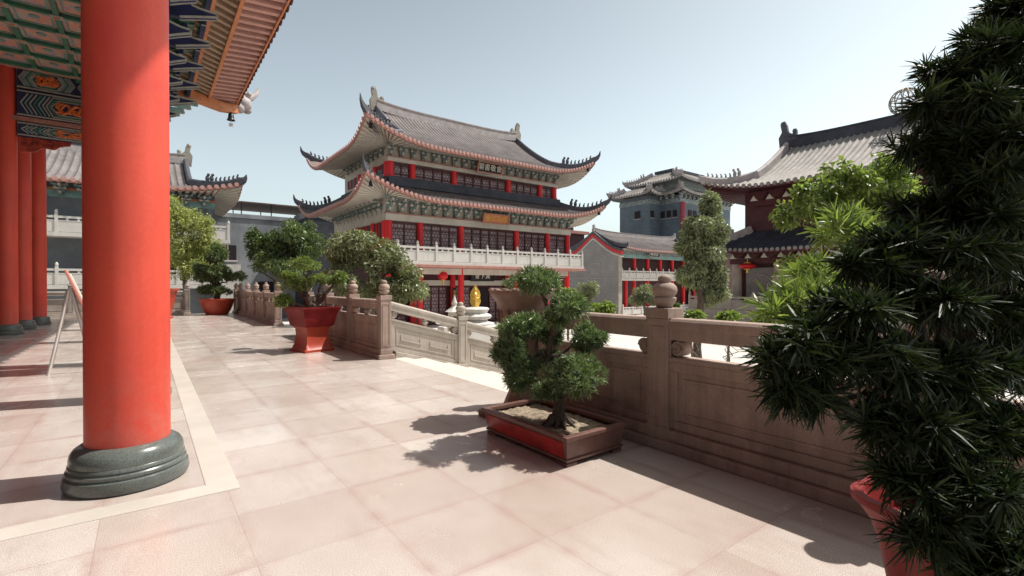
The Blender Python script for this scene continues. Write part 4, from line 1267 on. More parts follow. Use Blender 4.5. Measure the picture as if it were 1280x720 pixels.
wall_box(rh, 'beam', M['maroon'], -8.9, 8.9, -0.35, 0.2, 4.76, 5.15)
wall_box(rh, 'beam', M['maroon'], -8.0, 8.0, 0.8, 1.195, 8.9, 9.3)
def tri_brackets(y, z, xs2):
    for x in xs2:
        mb = MB(); mb.prism([(-0.28, 0), (0.28, 0), (0.0, 0.42)], (x, y, z), (1, 0, 0), (0, 0, 1), (0, -0.08, 0), 1)
        mb.prism([(-0.55, 0.55), (0.55, 0.55), (0.2, 0), (-0.2, 0)], (x + 0.55, y, z), (1, 0, 0), (0, 0, 1), (0, -0.5, 0), 0)
        mb.build('bracket_cluster', [M['maroon'], M['letter_white']], rh)
tri_brackets(-0.36, 5.16, [-8.6 + 1.1 * k for k in range(16)])
tri_brackets(0.79, 9.31, [-7.7 + 1.1 * k for k in range(15)])
build_roof(Roof(0, 5.0, 11.0, 7.2, 8.0, 4.0, 5.55, 7.1, 1.0, 0.7), rh, 0.34, dict(RHM, tile=M['tile_dark']), (8.6, 5.2), 0.3, 0.4, 0.3, 0.6, nv=6)
build_roof(Roof(0, 5.2, 9.9, 7.3, 7.4, 0, 9.75, 13.7, 0.36, 0.8), rh, 0.40, RHM, (7.8, 4.2), 0.35, 0.62, 0.34, 0.5, nv=10)
far_rail(rh, (-10.8, -2.4), (-1.6, -2.4), 1.6, 0.9, M['stone_pale'], 6, 'podium_rail')
far_rail(rh, (1.6, -2.4), (10.8, -2.4), 1.6, 0.9, M['stone_pale'], 6, 'podium_rail')
lantern(33.4, 17.0, 2.80, 0.55, 'wide red lantern under the dark hall eave before the round stone carving', LG, 0.5)
lantern(33.2, 13.6, 2.5, 0.5, 'red lantern beside the dark hall doorway, half behind the green tree', LG)

# wire ball ornament standing beyond the hall roof
wb = thing('wire_globe', 'pale openwork globe above the dark hall roof ridge at the edge of the podocarpus', 'globe', (39.3, 9.7, 11.75))
mb = MB()
for k in range(7):
    a = PI * k / 7
    mb.tube([(0.85 * math.cos(t) * math.cos(a), 0.85 * math.cos(t) * math.sin(a), 1.6 + 0.85 * math.sin(t)) for t in np.linspace(0, 2 * PI, 25)], 0.035, 5)
for z in (-0.5, 0, 0.5):
    q = math.sqrt(0.85 ** 2 - z * z)
    mb.tube([(q * math.cos(t), q * math.sin(t), 1.6 + z) for t in np.linspace(0, 2 * PI, 25)], 0.035, 5)
mb.build('wire_cage', M['ridge_gold'], wb)
mb = MB(); mb.lathe([(0.3, 0.0), (0.3, 0.2), (0.1, 0.3), (0.08, 0.8)], 10); mb.build('globe_stand', M['ridge_gold'], wb)

# ================================================================ BUILDINGS AT THE LEFT REAR
gb = thing('residence', 'grey tiled residence with white balconies and a hipped grey roof beyond the far terrace', 'building', (-6.0, 42.0, GZ))
wall_box(gb, 'wall', M['res_wall'], -12.0, 10.1, 0.0, 11.0, 0.003, 9.9)
wall_box(gb, 'cornice', M['teal'], -12.03, 10.13, -0.06, 10.9, 8.9, 9.35)
wall_box(gb, 'cornice_band', M['orange_wood'], -12.05, 10.15, -0.08, 10.9, 9.36, 9.5)
for z in (3.3, 6.55):
    wall_box(gb, 'balcony_slab', M['white_stone'], -12.2, 10.9, -1.6, -0.003, z - 0.25, z)
    far_rail(gb, (-12.1, -1.5), (10.8, -1.5), z + 0.002, 1.0, M['white_stone'], 15)
    for x in (-9.0, -4.6, -0.2, 4.0, 8.2):
        mb = MB(); mb.box(x - 0.75, x + 0.75, -0.07, -0.004, z + 0.003, z + 2.15, 0); mb.box(x - 0.66, x - 0.03, -0.09, -0.071, z + 0.1, z + 2.05, 1); mb.box(x + 0.03, x + 0.66, -0.09, -0.071, z + 0.1, z + 2.05, 1)
        mb.build('balcony_door', [M['maroon'], M['dark_void']], gb)
for x in (-10, -5, 0, 5, 9.8): wall_box(gb, 'pilaster', M['res_wall'], x - 0.2, x + 0.2, -0.15, -0.085, 0.003, 8.9)
p_ = [(-11.5 + 1.1 * k, -0.1) for k in range(20)]; n_ = [(0, -1)] * 20
bracket_row(gb, p_, n_, 9.0, 0.75, BR, 0.9)
build_roof(Roof(-1.0, 5.2, 12.6, 7.1, 9.6, 0, 9.75, 13.0, 0.3, 0.9), gb, 0.42, dict(RM, tile=M['tile']), (11, 5.2), 0.2, 0.5, 0.32, 0.5, nv=10)

fb_ = thing('flat_roof_building', 'weathered grey flat roofed building with a brown canopy on its roof, behind the garden trees', 'building', (4.5, 52.0, GZ))
wall_box(fb_, 'wall', M['grey_wall'], 0, 13.0, 0, 9.0, 0.003, 9.6)
wall_box(fb_, 'parapet', M['grey_wall'], -0.1, 13.1, -0.1, 0.25, 9.605, 10.0)
for (x, z) in ((1.6, 5.6), (4.8, 5.6), (8.0, 5.6), (1.6, 2.2), (4.8, 2.2)):
    mb = MB(); mb.box(x - 0.7, x + 0.7, -0.06, -0.004, z, z + 1.4, 0); mb.box(x - 0.8, x + 0.8, -0.12, -0.005, z - 0.12, z - 0.003, 1); mb.box(x - 0.03, x + 0.03, -0.08, -0.061, z, z + 1.4, 1)
    mb.build('window', [M['dark_void'], M['white_stone']], fb_)
wall_box(fb_, 'white_bay', M['white_stone'], 0.6, 2.6, -0.5, -0.15, 0.003, 5.2)
mb = MB(); mb.prism([(2.6, 11.15), (13.4, 11.15), (13.4, 11.28), (2.6, 11.28)], (0, 0.3, 0), (1, 0, 0), (0, 0, 1), (0, 6.0, 0.0)); mb.build('canopy', M['rust'], fb_)
mb = MB()
for x in (0.1, 2.8, 5.4, 9.0, 13.0):
    for y in (0.5, 6.0): mb.tube([(x, y, 9.6), (x, y, 11.15)], 0.05, 6)
mb.tube([(0.1, 0.5, 11.2), (2.8, 0.5, 11.2)], 0.04, 6)
mb.build('canopy_post', M['iron'], fb_)
sb_ = thing('rear_house', 'dark slate building peeping out at the pavilion left roof corner', 'building', (12.0, 46.0, GZ))
wall_box(sb_, 'wall', M['tile_dark'], 0, 5.5, 0, 6, 0.003, 9.6); wall_box(sb_, 'parapet', M['grey_wall'], -0.1, 5.6, -0.1, 6.1, 9.603, 10.2)

rt = thing('roof_pavilion', 'small reddish roofed structure with a dark tank behind the grey gable apex', 'building', (43.0, 48.0, GZ))
wall_box(rt, 'wall', M['maroon'], 0, 6.0, 0, 5, 0.003, 10.3); wall_box(rt, 'roof_slab', M['fascia'], -0.5, 6.5, -0.5, 5.5, 10.303, 10.7)
mb = MB(); mb.lathe([(1.2, 10.7), (1.2, 11.5), (0.9, 11.8), (0.2, 11.9)], 16, (4.2, 2, 0)); mb.build('tank', M['iron'], rt, smooth=True, angle=40)

# ================================================================ PLANTS
def px_clumps(lst, d=None):
    """(x, y, rx, ry, depth[, thickness]) in photo pixels -> world ellipsoids"""
    out = []
    for t in lst:
        x, y, rx, ry = t[:4]; dd = t[4] if len(t) > 4 else d
        c = P(x, y, dd); a, b = rx * dd / F_PX, ry * dd / F_PX
        th = t[5] if len(t) > 5 else a
        out.append((c.x, c.y, c.z, (a + th) / 2, (a + th) / 2, b))
    return out

def rel(cl, o):
    return [(c[0] - o[0], c[1] - o[1], c[2] - o[2], c[3], c[4], c[5]) for c in cl]

def limbs(mb, base, targets, r0, r1, wob=0.12, n=7, m=0, fork=0.35):
    """tapered wandering limbs from base to each target"""
    rnd = random.Random(len(targets) * 13 + int(abs(base[0]) * 100))
    base = Vector(base)
    for tg in targets:
        tg = Vector(tg); L_ = (tg - base).length
        path = []
        for i in range(n + 1):
            t = i / n
            p = base.lerp(tg, t) + Vector((rnd.uniform(-1, 1), rnd.uniform(-1, 1), rnd.uniform(-0.5, 0.8))) * wob * L_ * math.sin(PI * t)
            path.append(p)
        mb.tube(path, [r0 + (r1 - r0) * (i / n) ** 0.8 for i in range(n + 1)], 7, m)

def tree(name, label, cat, base, trunk_top, clumps, leaf, bark, r0, n, ll, lw, k=1, style='broad', group=None, nlimb=7, sub=9, fr=0.42, shell=0.6, droop=0.3):
    """clumps in world coordinates; thing origin at base"""
    base = Vector(base)
    t = thing(name, label, cat, base, 0, group)
    cl = rel(clumps, base)
    small = sub_clumps(cl, sub, fr) if sub else cl
    top = Vector(trunk_top) - base
    mb = MB()
    n_ = 7; rnd = random.Random(int(base.x * 31))
    path = [Vector((0, 0, -0.02))] + [top * (i / n_) + Vector((rnd.uniform(-1, 1), rnd.uniform(-1, 1), 0)) * r0 * 0.8 * (0 < i < n_) for i in range(1, n_ + 1)]
    mb.tube(path, [r0 * 1.35] + [r0 * (1 - 0.5 * i / n_) for i in range(1, n_ + 1)], 10)
    idx = RNG.choice(len(small), min(nlimb, len(small)), replace=False)
    limbs(mb, path[int(n_ * 0.7)], [small[i][:3] for i in idx[::2]], r0 * 0.42, r0 * 0.08)
    limbs(mb, top, [small[i][:3] for i in idx[1::2]], r0 * 0.40, r0 * 0.08)
    mb.build('trunk', bark, t, smooth=True)
    if style == 'broad':
        v, f = broadleaf(small, n, ll, lw, shell, droop)
    else:
        v, f = rosettes(small, n, k, ll, lw, shell=shell, droop=droop)
    mesh_np('crown', v, f, leaf, t)
    return t

# --- bonsai in the long rectangular tray (front centre)
TB = Vector((3.08, 3.46, 0.0))
tb = thing('potted_bonsai', 'cloud pruned bonsai in a long brown and red rectangular tray on the sunlit paving', 'bonsai', TB)
mb = MB()
def ring_box(mb, a, b, z0, z1, t, m=0):
    mb.box(-a, a, -b, -b + t, z0, z1, m); mb.box(-a, a, b - t, b, z0, z1, m)
    mb.box(-a, -a + t, -b + t + 0.0005, b - t - 0.0005, z0, z1, m); mb.box(a - t, a, -b + t + 0.0005, b - t - 0.0005, z0, z1, m)
ax_, by_ = 0.36, 0.60
v0 = MB()
def taper(mb, a0, b0, a1, b1, z0, z1, m=0):
    vs = [(-a0, -b0, z0), (a0, -b0, z0), (a0, b0, z0), (-a0, b0, z0), (-a1, -b1, z1), (a1, -b1, z1), (a1, b1, z1), (-a1, b1, z1)]
    mb.add(vs, [(0, 1, 5, 4), (1, 2, 6, 5), (2, 3, 7, 6), (3, 0, 4, 7), (3, 2, 1, 0)], m)
    return vs
taper(mb, ax_ - 0.03, by_ - 0.03, ax_, by_, 0.03, 0.225)
ring_box(mb, ax_ + 0.025, by_ + 0.025, 0.226, 0.262, 0.065)
for sx in (-1, 1):
    for sy in (-1, 1): mb.box(min(sx * 0.22, sx * (ax_ - 0.02)), max(sx * 0.22, sx * (ax_ - 0.02)), min(sy * 0.43, sy * (by_ - 0.02)), max(sy * 0.43, sy * (by_ - 0.02)), 0.0, 0.029)
ring_box(mb, ax_ - 0.012, by_ - 0.012, 0.04, 0.065, 0.03)
tray = mb.build('tray', M['tray_brown'], tb, bevel=0.006)
for sx in (-1, 1):                                          # red glazed fields set in the long sides
    pb = MB()
    o = [Vector((sx * (ax_ - 0.024 + 0.0045), -by_ + 0.05, 0.07)), Vector((sx * (ax_ - 0.024 + 0.0045), by_ - 0.05, 0.07)), Vector((sx * (ax_ + 0.0035), by_ - 0.05, 0.205)), Vector((sx * (ax_ + 0.0035), -by_ + 0.05, 0.205))]
    pb.add(o + [p - Vector((sx * 0.006, 0, 0)) for p in o], [(0, 1, 2, 3), (7, 6, 5, 4), (0, 4, 5, 1), (1, 5, 6, 2), (2, 6, 7, 3), (3, 7, 4, 0)])
    pb.build('glazed_field', M['tray_red'], tray)
sb = MB(); rows = []
for i in range(25):
    rows.append([Vector((-ax_ + 0.03 + (2 * ax_ - 0.06) * i / 24, -by_ + 0.03 + (2 * by_ - 0.06) * j / 36,
        0.205 + 0.035 * math.exp(-(((i - 13) / 7) ** 2 + ((j - 18) / 9) ** 2)) + random.uniform(-0.006, 0.008))) for j in range(37)])
sb.grid(rows); sb.build('soil', M['soil'], tb, smooth=True)
D0 = 4.55
bpads = [(671, 352, 36, 18, 4.50), (706, 387, 29, 21, 4.38), (655, 409, 33, 18, 4.82), (637, 438, 26, 19, 4.68), (729, 423, 24, 17, 4.55), (717, 470, 41, 27, 4.26), (650, 468, 25, 20, 4.65), (684, 487, 19, 13, 4.46), (690, 416, 16, 14, 4.70), (684, 450, 15, 14, 4.70)]
trunk = [(697, 528, 4.42), (699, 505, 4.5), (690, 478, 4.55), (684, 448, 4.6), (690, 420, 4.6), (688, 392, 4.6), (676, 366, 4.52)]
mb = MB()
tp = [P(*q) - TB for q in trunk]
tp[0].z = 0.20
mb.tube(tp, [0.075, 0.05, 0.042, 0.036, 0.030, 0.024, 0.012], 9)
for (a, b, r_) in ((1, 5, .03), (2, 6, .026), (3, 2, .024), (3, 3, .024), (4, 1, .022), (3, 4, .022), (5, 0, .016)):
    tgt = P(bpads[b][0], bpads[b][1] + 6, bpads[b][4]) - TB
    limbs(mb, tp[a], [tgt], r_, 0.008, 0.14)
for k in range(9):                                          # surface roots
    a = 2 * PI * k / 9 + 0.3; l = random.uniform(0.10, 0.19)
    c = Vector((tp[0].x, tp[0].y, 0))
    mb.tube([c + Vector((0.05 * math.cos(a), 0.05 * math.sin(a), 0.29)), c + Vector((l * 0.6 * math.cos(a + .2), l * 0.6 * math.sin(a + .2), 0.255)), c + Vector((l * math.cos(a), l * math.sin(a), 0.215))], [0.035, 0.024, 0.008], 7)
mb.build('trunk', M['bark'], tb, smooth=True)
for q in bpads:
    cl = rel(px_clumps([q]), TB)
    sm = sub_clumps(cl, 16, 0.40, 0.72)
    v, f = rosettes(sm, 520, 11, 0.066, 0.0085, cone=0.7, up=0.55, shell=0.75, droop=0.08)
    mesh_np('foliage_pad', v, f, L_BON, tb)

# --- tall brown urn behind the tray
ub = Vector((3.40, 4.31, 0))
un = thing('stone_planter', 'tall brown clay planter with a flaring rim half hidden behind the tray bonsai', 'planter', ub)
mb = MB(); mb.box(-0.36, 0.36, -0.36, 0.36, 0.0, 0.07); mb.build('foot_slab', M['brown_clay'], un, bevel=0.01)
mb = MB(); mb.lathe([(0.26, 0.071), (0.27, 0.10), (0.235, 0.16), (0.17, 0.30), (0.14, 0.46), (0.16, 0.60), (0.235, 0.72), (0.28, 0.84), (0.30, 1.02), (0.31, 1.22), (0.335, 1.30), (0.385, 1.36), (0.42, 1.40), (0.42, 1.435), (0.38, 1.435), (0.33, 1.36), (0.28, 1.25), (0.05, 1.22)], 40, lobes=8, lobe_amp=0.03)
mb.v = [(x * 0.86, y * 0.86, z) for x, y, z in mb.v]
u_ = mb.build('urn_body', M['brown_clay'], un, smooth=True, angle=50)
mb = MB()
for k in range(16):
    a = 2 * PI * k / 16
    mb.ball((0.345 * math.cos(a), 0.345 * math.sin(a), 1.44), (0.045, 0.045, 0.022), 8)
    mb.tube([(0.245 * math.cos(a), 0.245 * math.sin(a), 0.86), (0.262 * math.cos(a + .1), 0.262 * math.sin(a + .1), 1.0), (0.268 * math.cos(a), 0.268 * math.sin(a), 1.12), (0.276 * math.cos(a - .1), 0.276 * math.sin(a - .1), 1.22)], 0.012, 5)
mb.build('urn_relief', M['brown_clay'], u_, smooth=True)

# --- square red planter with spreading bonsai (left of the big corner post)
sq = Vector((3.02, 11.55, 0))
sp = thing('potted_bonsai', 'flat topped bonsai in a waisted square red planter near the corner post', 'bonsai', sq, R(14))
def sq_lathe(mb, prof, n=4, rot=PI / 4, m=0):
    for (a, b) in zip(prof[:-1], prof[1:]):
        mb.lathe([a, b], n, m=m, rot=rot)
def square_pot(parent, prof, mat, name):
    mb = MB()
    vs = []; n = len(prof); K = 9
    per = []
    for s in range(4):
        a0 = PI / 4 + s * PI / 2
        for k in range(K): per.append((s, k / K))
    for (r, z) in prof:
        for (s, t) in per:
            c0 = (math.cos(PI / 4 + s * PI / 2), math.sin(PI / 4 + s * PI / 2)); c1 = (math.cos(PI / 4 + (s + 1) * PI / 2), math.sin(PI / 4 + (s + 1) * PI / 2))
            x, y = c0[0] + (c1[0] - c0[0]) * t, c0[1] + (c1[1] - c0[1]) * t
            q = r * 1.30 * (1 - 0.05 * math.sin(PI * t))
            vs.append((x * q, y * q, z))
    m_ = len(per); fs = []
    for i in range(n - 1):
        for j in range(m_):
            a = i * m_ + j; b = i * m_ + (j + 1) % m_
            fs.append((a, b, b + m_, a + m_))
    fs.append(tuple(range(m_ - 1, -1, -1))); fs.append(tuple(range((n - 1) * m_, n * m_)))
    mb.add(vs, fs)
    return mb.build(name, mat, parent, smooth=True, angle=50)
square_pot(sp, [(0.43, 0.0), (0.43, 0.05), (0.39, 0.07), (0.335, 0.20), (0.31, 0.36), (0.325, 0.50), (0.36, 0.555)], M['terracotta'], 'pedestal').scale = (0.88, 0.88, 1)
square_pot(sp, [(0.39, 0.558), (0.43, 0.60), (0.46, 0.74), (0.51, 0.90), (0.56, 0.96), (0.56, 1.0), (0.50, 1.0), (0.46, 0.93), (0.05, 0.92)], M['terracotta_dark'], 'planter_basin').scale = (0.88, 0.88, 1)
D1 = 11.2
pads = [(381, 330, 22, 10, D1), (402, 350, 27, 8, D1 + .2), (372, 354, 20, 9, D1), (426, 348, 10, 8, D1 + .3), (356, 374, 11, 11, D1 - .3), (362, 344, 11, 7, D1 + .4)]
iR = Matrix.Rotation(-R(14), 3, 'Z')
mb = MB(); base = P(387, 384, D1) - sq
limbs(mb, (iR @ Vector((base.x, base.y, 0.90))), [iR @ (P(a, b + 3, c) - sq) for (a, b, _, _, c) in pads], 0.10, 0.02, 0.10)
mb.build('trunk', M['bark'], sp, smooth=True)
for q in pads:
    cl = rel(px_clumps([q]), sq)
    cl = [(*(iR @ Vector(c[:3])), *c[3:]) for c in cl]
    sm = sub_clumps(cl, 12, 0.42, 0.75)
    v, f = rosettes(sm, 330, 9, 0.065, 0.013, cone=0.8, up=0.5, shell=0.7, droop=0.1)
    mesh_np('foliage_pad', v, f, L_LIME, sp)

# --- round red bowl with dark tree at the far end of the terrace
rb = Vector((2.85, 28.4, 0))
bowl = thing('potted_tree', 'dark green tree in a round red bowl at the far end of the terrace', 'potted tree', rb)
mb = MB(); mb.lathe([(0.48, 0.0), (0.50, 0.05), (0.60, 0.22), (0.69, 0.45), (0.75, 0.70), (0.82, 0.74), (0.82, 0.80), (0.74, 0.80), (0.70, 0.70), (0.05, 0.69)], 36)
mb.build('bowl', M['terracotta'], bowl, smooth=True, angle=50)
D2 = 24.3
dcl = [(270, 318, 14, 14, D2), (276, 340, 18, 15, D2), (258, 345, 14, 11, D2), (288, 345, 16, 9, D2 + .4), (272, 362, 17, 9, D2), (252, 334, 10, 9, D2)]
cl = rel(px_clumps(dcl), rb)
mb = MB(); mb.tube([(0, 0, 0.68), (0.05, 0, 1.3), (-0.04, 0, 2.0), (0, 0, 2.9)], [0.14, 0.11, 0.08, 0.03], 8); limbs(mb, (0, 0, 1.3), [c[:3] for c in cl], 0.06, 0.02); mb.build('trunk', M['bark'], bowl, smooth=True)
v, f = rosettes(sub_clumps(cl, 9, 0.42), 2300, 8, 0.15, 0.028, shell=0.7)
mesh_np('crown', v, f, L_GRN, bowl)
# second red pot just behind the near column
rp = thing('planter', 'tall round red pot mostly hidden behind the near column', 'planter', (0.55, 26.6, 0))
mb = MB(); mb.lathe([(0.42, 0.0), (0.44, 0.04), (0.36, 0.10), (0.40, 0.4), (0.52, 0.9), (0.58, 1.2), (0.66, 1.25), (0.66, 1.33), (0.58, 1.33), (0.5, 1.2), (0.05, 1.2)], 30); mb.build('pot_body', M['terracotta'], rp, smooth=True, angle=50)
mb = MB(); mb.lathe([(0.45, 1.201), (0.3, 1.26), (0.02, 1.29)], 20); mb.build('soil', M['soil'], rp, smooth=True)

# --- garden trees beyond the terrace, left to right
GT = 'garden trees in the courtyard'
d = 27.5
tree('garden_tree', 'bright yellow green bushy tree beside the near column at the far left', 'tree', (P(232, 356, d).x, P(232, 356, d).y, GZ), P(232, 300, d),
     px_clumps([(222, 300, 34, 40, d), (238, 275, 26, 30, d), (252, 310, 20, 26, d), (240, 335, 36, 22, d), (212, 260, 22, 24, d), (258, 285, 18, 24, d), (266, 315, 18, 22, d)]), L_YEL, M['bark_grey'], 0.16, 13000, 0.16, 0.055, group=GT, sub=14, fr=0.34)
d = 25.0
tree('garden_tree', 'round mid green tree left of the pavilion, in front of the flat grey building', 'tree', (P(345, 356, d).x, P(345, 356, d).y, GZ), P(345, 325, d),
     px_clumps([(335, 312, 30, 32, d), (362, 300, 32, 26, d), (385, 305, 28, 30, d + 1), (350, 335, 40, 18, d), (320, 300, 15, 20, d)]), L_GRN, M['bark_grey'], 0.17, 15000, 0.17, 0.07, group=GT, sub=12, fr=0.36)
d = 18.5
tree('garden_tree', 'wide olive green bushy tree in front of the pavilion left corner', 'tree', (P(470, 356, d).x, P(470, 356, d).y, GZ), P(465, 335, d),
     px_clumps([(430, 310, 34, 26, d), (465, 318, 40, 34, d), (500, 338, 32, 34, d), (430, 345, 34, 26, d - .5), (520, 362, 24, 24, d), (475, 362, 44, 26, d), (452, 296, 18, 14, d)]), L_OLV, M['bark_grey'], 0.18, 21000, 0.15, 0.06, group=GT, sub=14, fr=0.32)
d = 19.0
tree('garden_tree', 'slim tall grey green tree before the tower and the dark red hall', 'tree', (P(872, 356, d).x, P(872, 356, d).y, GZ), P(876, 270, d),
     px_clumps([(886, 252, 18, 20, d), (876, 282, 29, 24, d), (878, 315, 32, 26, d), (868, 345, 30, 24, d), (892, 345, 22, 24, d), (862, 308, 20, 20, d), (888, 368, 20, 14, d), (898, 295, 14, 18, d)]), L_GRY, M['bark'], 0.17, 21000, 0.16, 0.055, group=GT, sub=12, fr=0.36)
d = 6.6
tree('garden_tree', 'lime green broadleaf tree in sunlight just behind the dark podocarpus', 'tree', (P(1075, 356, d).x, P(1075, 356, d).y, GZ), P(1070, 300, d),
     px_clumps([(1010, 245, 34, 32, d), (1060, 225, 42, 30, d), (1105, 215, 36, 30, d), (985, 265, 26, 26, d), (1040, 265, 44, 26, d), (1085, 250, 50, 36, d), (1010, 335, 36, 30, d), (1060, 350, 50, 38, d), (1130, 270, 50, 44, d), (1150, 370, 50, 44, d)]),
     L_LIME, M['bark'], 0.06, 9500, 0.085, 0.038, group=GT, sub=14, fr=0.30, nlimb=16)
d = 37.0
tree('garden_tree', 'small pale feathery tree in front of the red columned gallery', 'tree', (P(806, 356, d).x, P(806, 356, d).y, GZ), P(806, 372, d),
     px_clumps([(806, 366, 16, 10, d), (796, 374, 10, 8, d), (818, 372, 10, 8, d)]), L_GRY, M['bark_grey'], 0.12, 4200, 0.2, 0.06, group=GT)
d = 24.0
tree('garden_tree', 'round grey olive shrub against the grey gable wall', 'shrub', (P(736, 356, d).x, P(736, 356, d).y, GZ), P(734, 372, d),
     px_clumps([(734, 362, 14, 17, d), (728, 375, 14, 10, d)]), L_GRY, M['bark_grey'], 0.08, 4200, 0.13, 0.035, group=GT)
GS = 'low green shrubs behind the balustrade'
for (x, y, rx, ry, d, lab, lm) in ((752, 388, 14, 8, 16, 'low green shrub at the foot of the grey gable wall', L_LIME), (712, 378, 18, 20, 9.5, 'bright green shrub behind the tray bonsai, left of the grey gable', L_LIME),
                              (866, 396, 12, 7, 9.5, 'small green shrub right of the near post finial, at the slim tree foot', L_LIME), (911, 398, 16, 7, 9.5, 'small green shrub below the carved round stone panel', L_LIME),
                              (835, 386, 16, 8, 22, 'dark green low shrub before the gallery, left of the post finial', L_GRN), (650, 398, 16, 14, 12.5, 'small yellow green shrub behind the brown urn', L_YEL)):
    c = P(x, y, d)
    tree('shrub', lab, 'shrub', (c.x, c.y, GZ), c, px_clumps([(x, y, rx, ry, d)]), lm, M['bark_grey'], 0.04, 1300, 0.012 * d + 0.02, 0.004 * d + 0.01, group=GS, sub=8, nlimb=5)

# strap leaved sunlit plant between the balustrade and the lime tree
c = P(985, 425, 4.4)
sl = thing('strap_leaf_plant', 'bright strap leaved plant poking over the balustrade beside the podocarpus', 'plant', (c.x, c.y, GZ))
cl = rel(px_clumps([(975, 385, 24, 22, 4.6), (1000, 372, 26, 24, 4.7), (962, 425, 16, 20, 4.4), (1020, 350, 26, 24, 5.0), (1085, 300, 30, 24, 5.4), (1055, 285, 26, 20, 5.4)]), (c.x, c.y, GZ))
mb = MB(); limbs(mb, (0, 0, 0), [q[:3] for q in cl], 0.05, 0.015); mb.build('stem', M['bark'], sl, smooth=True)
v, f = rosettes(cl, 190, 12, 0.20, 0.022, cone=0.7, up=0.6, shell=0.5, droop=0.1)
mesh_np('crown', v, f, L_LIME, sl)

RNG = np.random.default_rng(29)
# --- big dark podocarpus in a red flaring pot, right foreground
pc = Vector((2.37, 0.40, 0))
pod = thing('podocarpus_tree', 'large dark podocarpus tree in a red flaring pot filling the right foreground', 'potted tree', pc)
mb = MB()
pot = [(0.20, 0.0), (0.215, 0.03), (0.20, 0.06), (0.205, 0.2), (0.225, 0.38), (0.25, 0.52), (0.275, 0.60), (0.31, 0.655), (0.335, 0.675), (0.335, 0.70), (0.30, 0.70), (0.265, 0.64), (0.25, 0.58), (0.03, 0.57)]
mb.lathe(pot, 48, lobes=6, lobe_amp=0.055, rot=0.4)
mb.build('pot', M['terracotta_dark'], pod, smooth=True, angle=60)
mb = MB(); mb.lathe([(0.25, 0.571), (0.2, 0.60), (0.01, 0.61)], 20); mb.build('soil', M['soil'], pod, smooth=True)
dd = 1.75
big = [(1265, 18, 48, 34, 1.9), (1228, 58, 36, 20, 1.85), (1183, 96, 34, 22, 1.8), (1245, 100, 50, 26, 1.9), (1160, 128, 20, 14, 1.75),
       (1228, 150, 66, 22, 1.85), (1168, 180, 30, 12, 1.75), (1270, 205, 46, 30, 1.95), (1205, 205, 50, 18, 1.8), (1245, 175, 40, 20, 1.65),
       (1180, 262, 62, 22, 1.7), (1130, 298, 44, 18, 1.6), (1250, 270, 56, 26, 1.8), (1085, 325, 36, 14, 1.55),
       (1185, 322, 66, 22, 1.6), (1255, 330, 50, 24, 1.7), (1060, 385, 56, 18, 1.5), (1130, 375, 60, 24, 1.55), (1225, 385, 74, 28, 1.7), (1003, 418, 40, 22, 1.45), (966, 448, 22, 20, 1.45), (1045, 440, 50, 24, 1.45),
       (985, 490, 30, 24, 1.45), (1028, 500, 28, 18, 1.4),
       (1105, 452, 60, 30, 1.45), (1185, 460, 72, 34, 1.5), (1262, 460, 56, 36, 1.65),
       (1100, 530, 40, 28, 1.4), (1165, 535, 60, 34, 1.4), (1245, 545, 64, 40, 1.5), (1140, 600, 38, 26, 1.35), (1200, 610, 56, 36, 1.35), (1265, 630, 50, 40, 1.4), (1172, 672, 34, 28, 1.3), (1235, 690, 60, 36, 1.3),
       (1232, 125, 34, 22, 1.65), (1222, 222, 40, 26, 1.65), (1205, 180, 34, 20, 1.68), (1240, 62, 34, 22, 1.75), (1225, 275, 40, 24, 1.6), (1265, 150, 40, 30, 1.7), (1268, 290, 40, 34, 1.65),
       (1360, 200, 90, 160, 2.0), (1360, 480, 90, 180, 1.9)]
wc = rel(px_clumps(big), pc)
sm = [(*c[:3], c[3], c[4], c[5] * 0.55) for c in sub_clumps(wc, 8, 0.42, 0.86)]
mb = MB()
tk = [Vector((0, 0, 0.58)), Vector((0.04, 0.02, 0.9)), Vector((-0.02, 0.03, 1.25)), Vector((0.03, 0.0, 1.6)), Vector((0.10, -0.02, 2.0)), Vector((0.14, -0.03, 2.4))]
mb.tube(tk, [0.07, 0.058, 0.05, 0.042, 0.03, 0.015], 10)
for w in wc:
    j = min(range(len(tk)), key=lambda i: abs(tk[i].z - (w[2] - 0.12)))
    limbs(mb, tk[j], [w[:3]], 0.022, 0.006, 0.10)
mb.build('trunk', M['bark'], pod, smooth=True)
v, f = rosettes(sm, 5600, 15, 0.084, 0.0078, cone=0.8, up=0.45, shell=0.55, droop=0.16)
mesh_np('crown', v, f, L_POD, pod)

# ================================================================ STATUE, PEDESTALS, SIGN
sc_ = P(594, 395, 20)
st = thing('statue', 'small golden figure in a flame shaped halo on a round white stone drum', 'statue', (sc_.x, sc_.y, GZ), -YAW * 0.9)
mb = MB(); mb.lathe([(0.85, 0.0), (0.85, 0.4), (0.75, 0.5), (0.72, 1.55), (0.80, 1.62), (0.80, 1.72), (0.55, 1.78), (0.50, 1.84)], 30); mb.build('plinth', M['white_stone'], st, smooth=True, angle=40)
mb = MB(); mb.lathe([(0.44, 1.841), (0.62, 1.92), (0.66, 2.02), (0.56, 2.10), (0.46, 2.13), (0.50, 2.20), (0.56, 2.30), (0.50, 2.36), (0.3, 2.38)], 30, lobes=12, lobe_amp=0.04); mb.build('lotus_drum', M['white_stone'], st, smooth=True, angle=60)
mb = MB()
halo = [(0.0, 0.95), (0.07, 0.80), (0.15, 0.66), (0.19, 0.5), (0.17, 0.36), (0.20, 0.24), (0.16, 0.10), (0.08, 0.0), (-0.08, 0.0), (-0.16, 0.10), (-0.20, 0.24), (-0.17, 0.36), (-0.19, 0.5), (-0.15, 0.66), (-0.07, 0.80)]
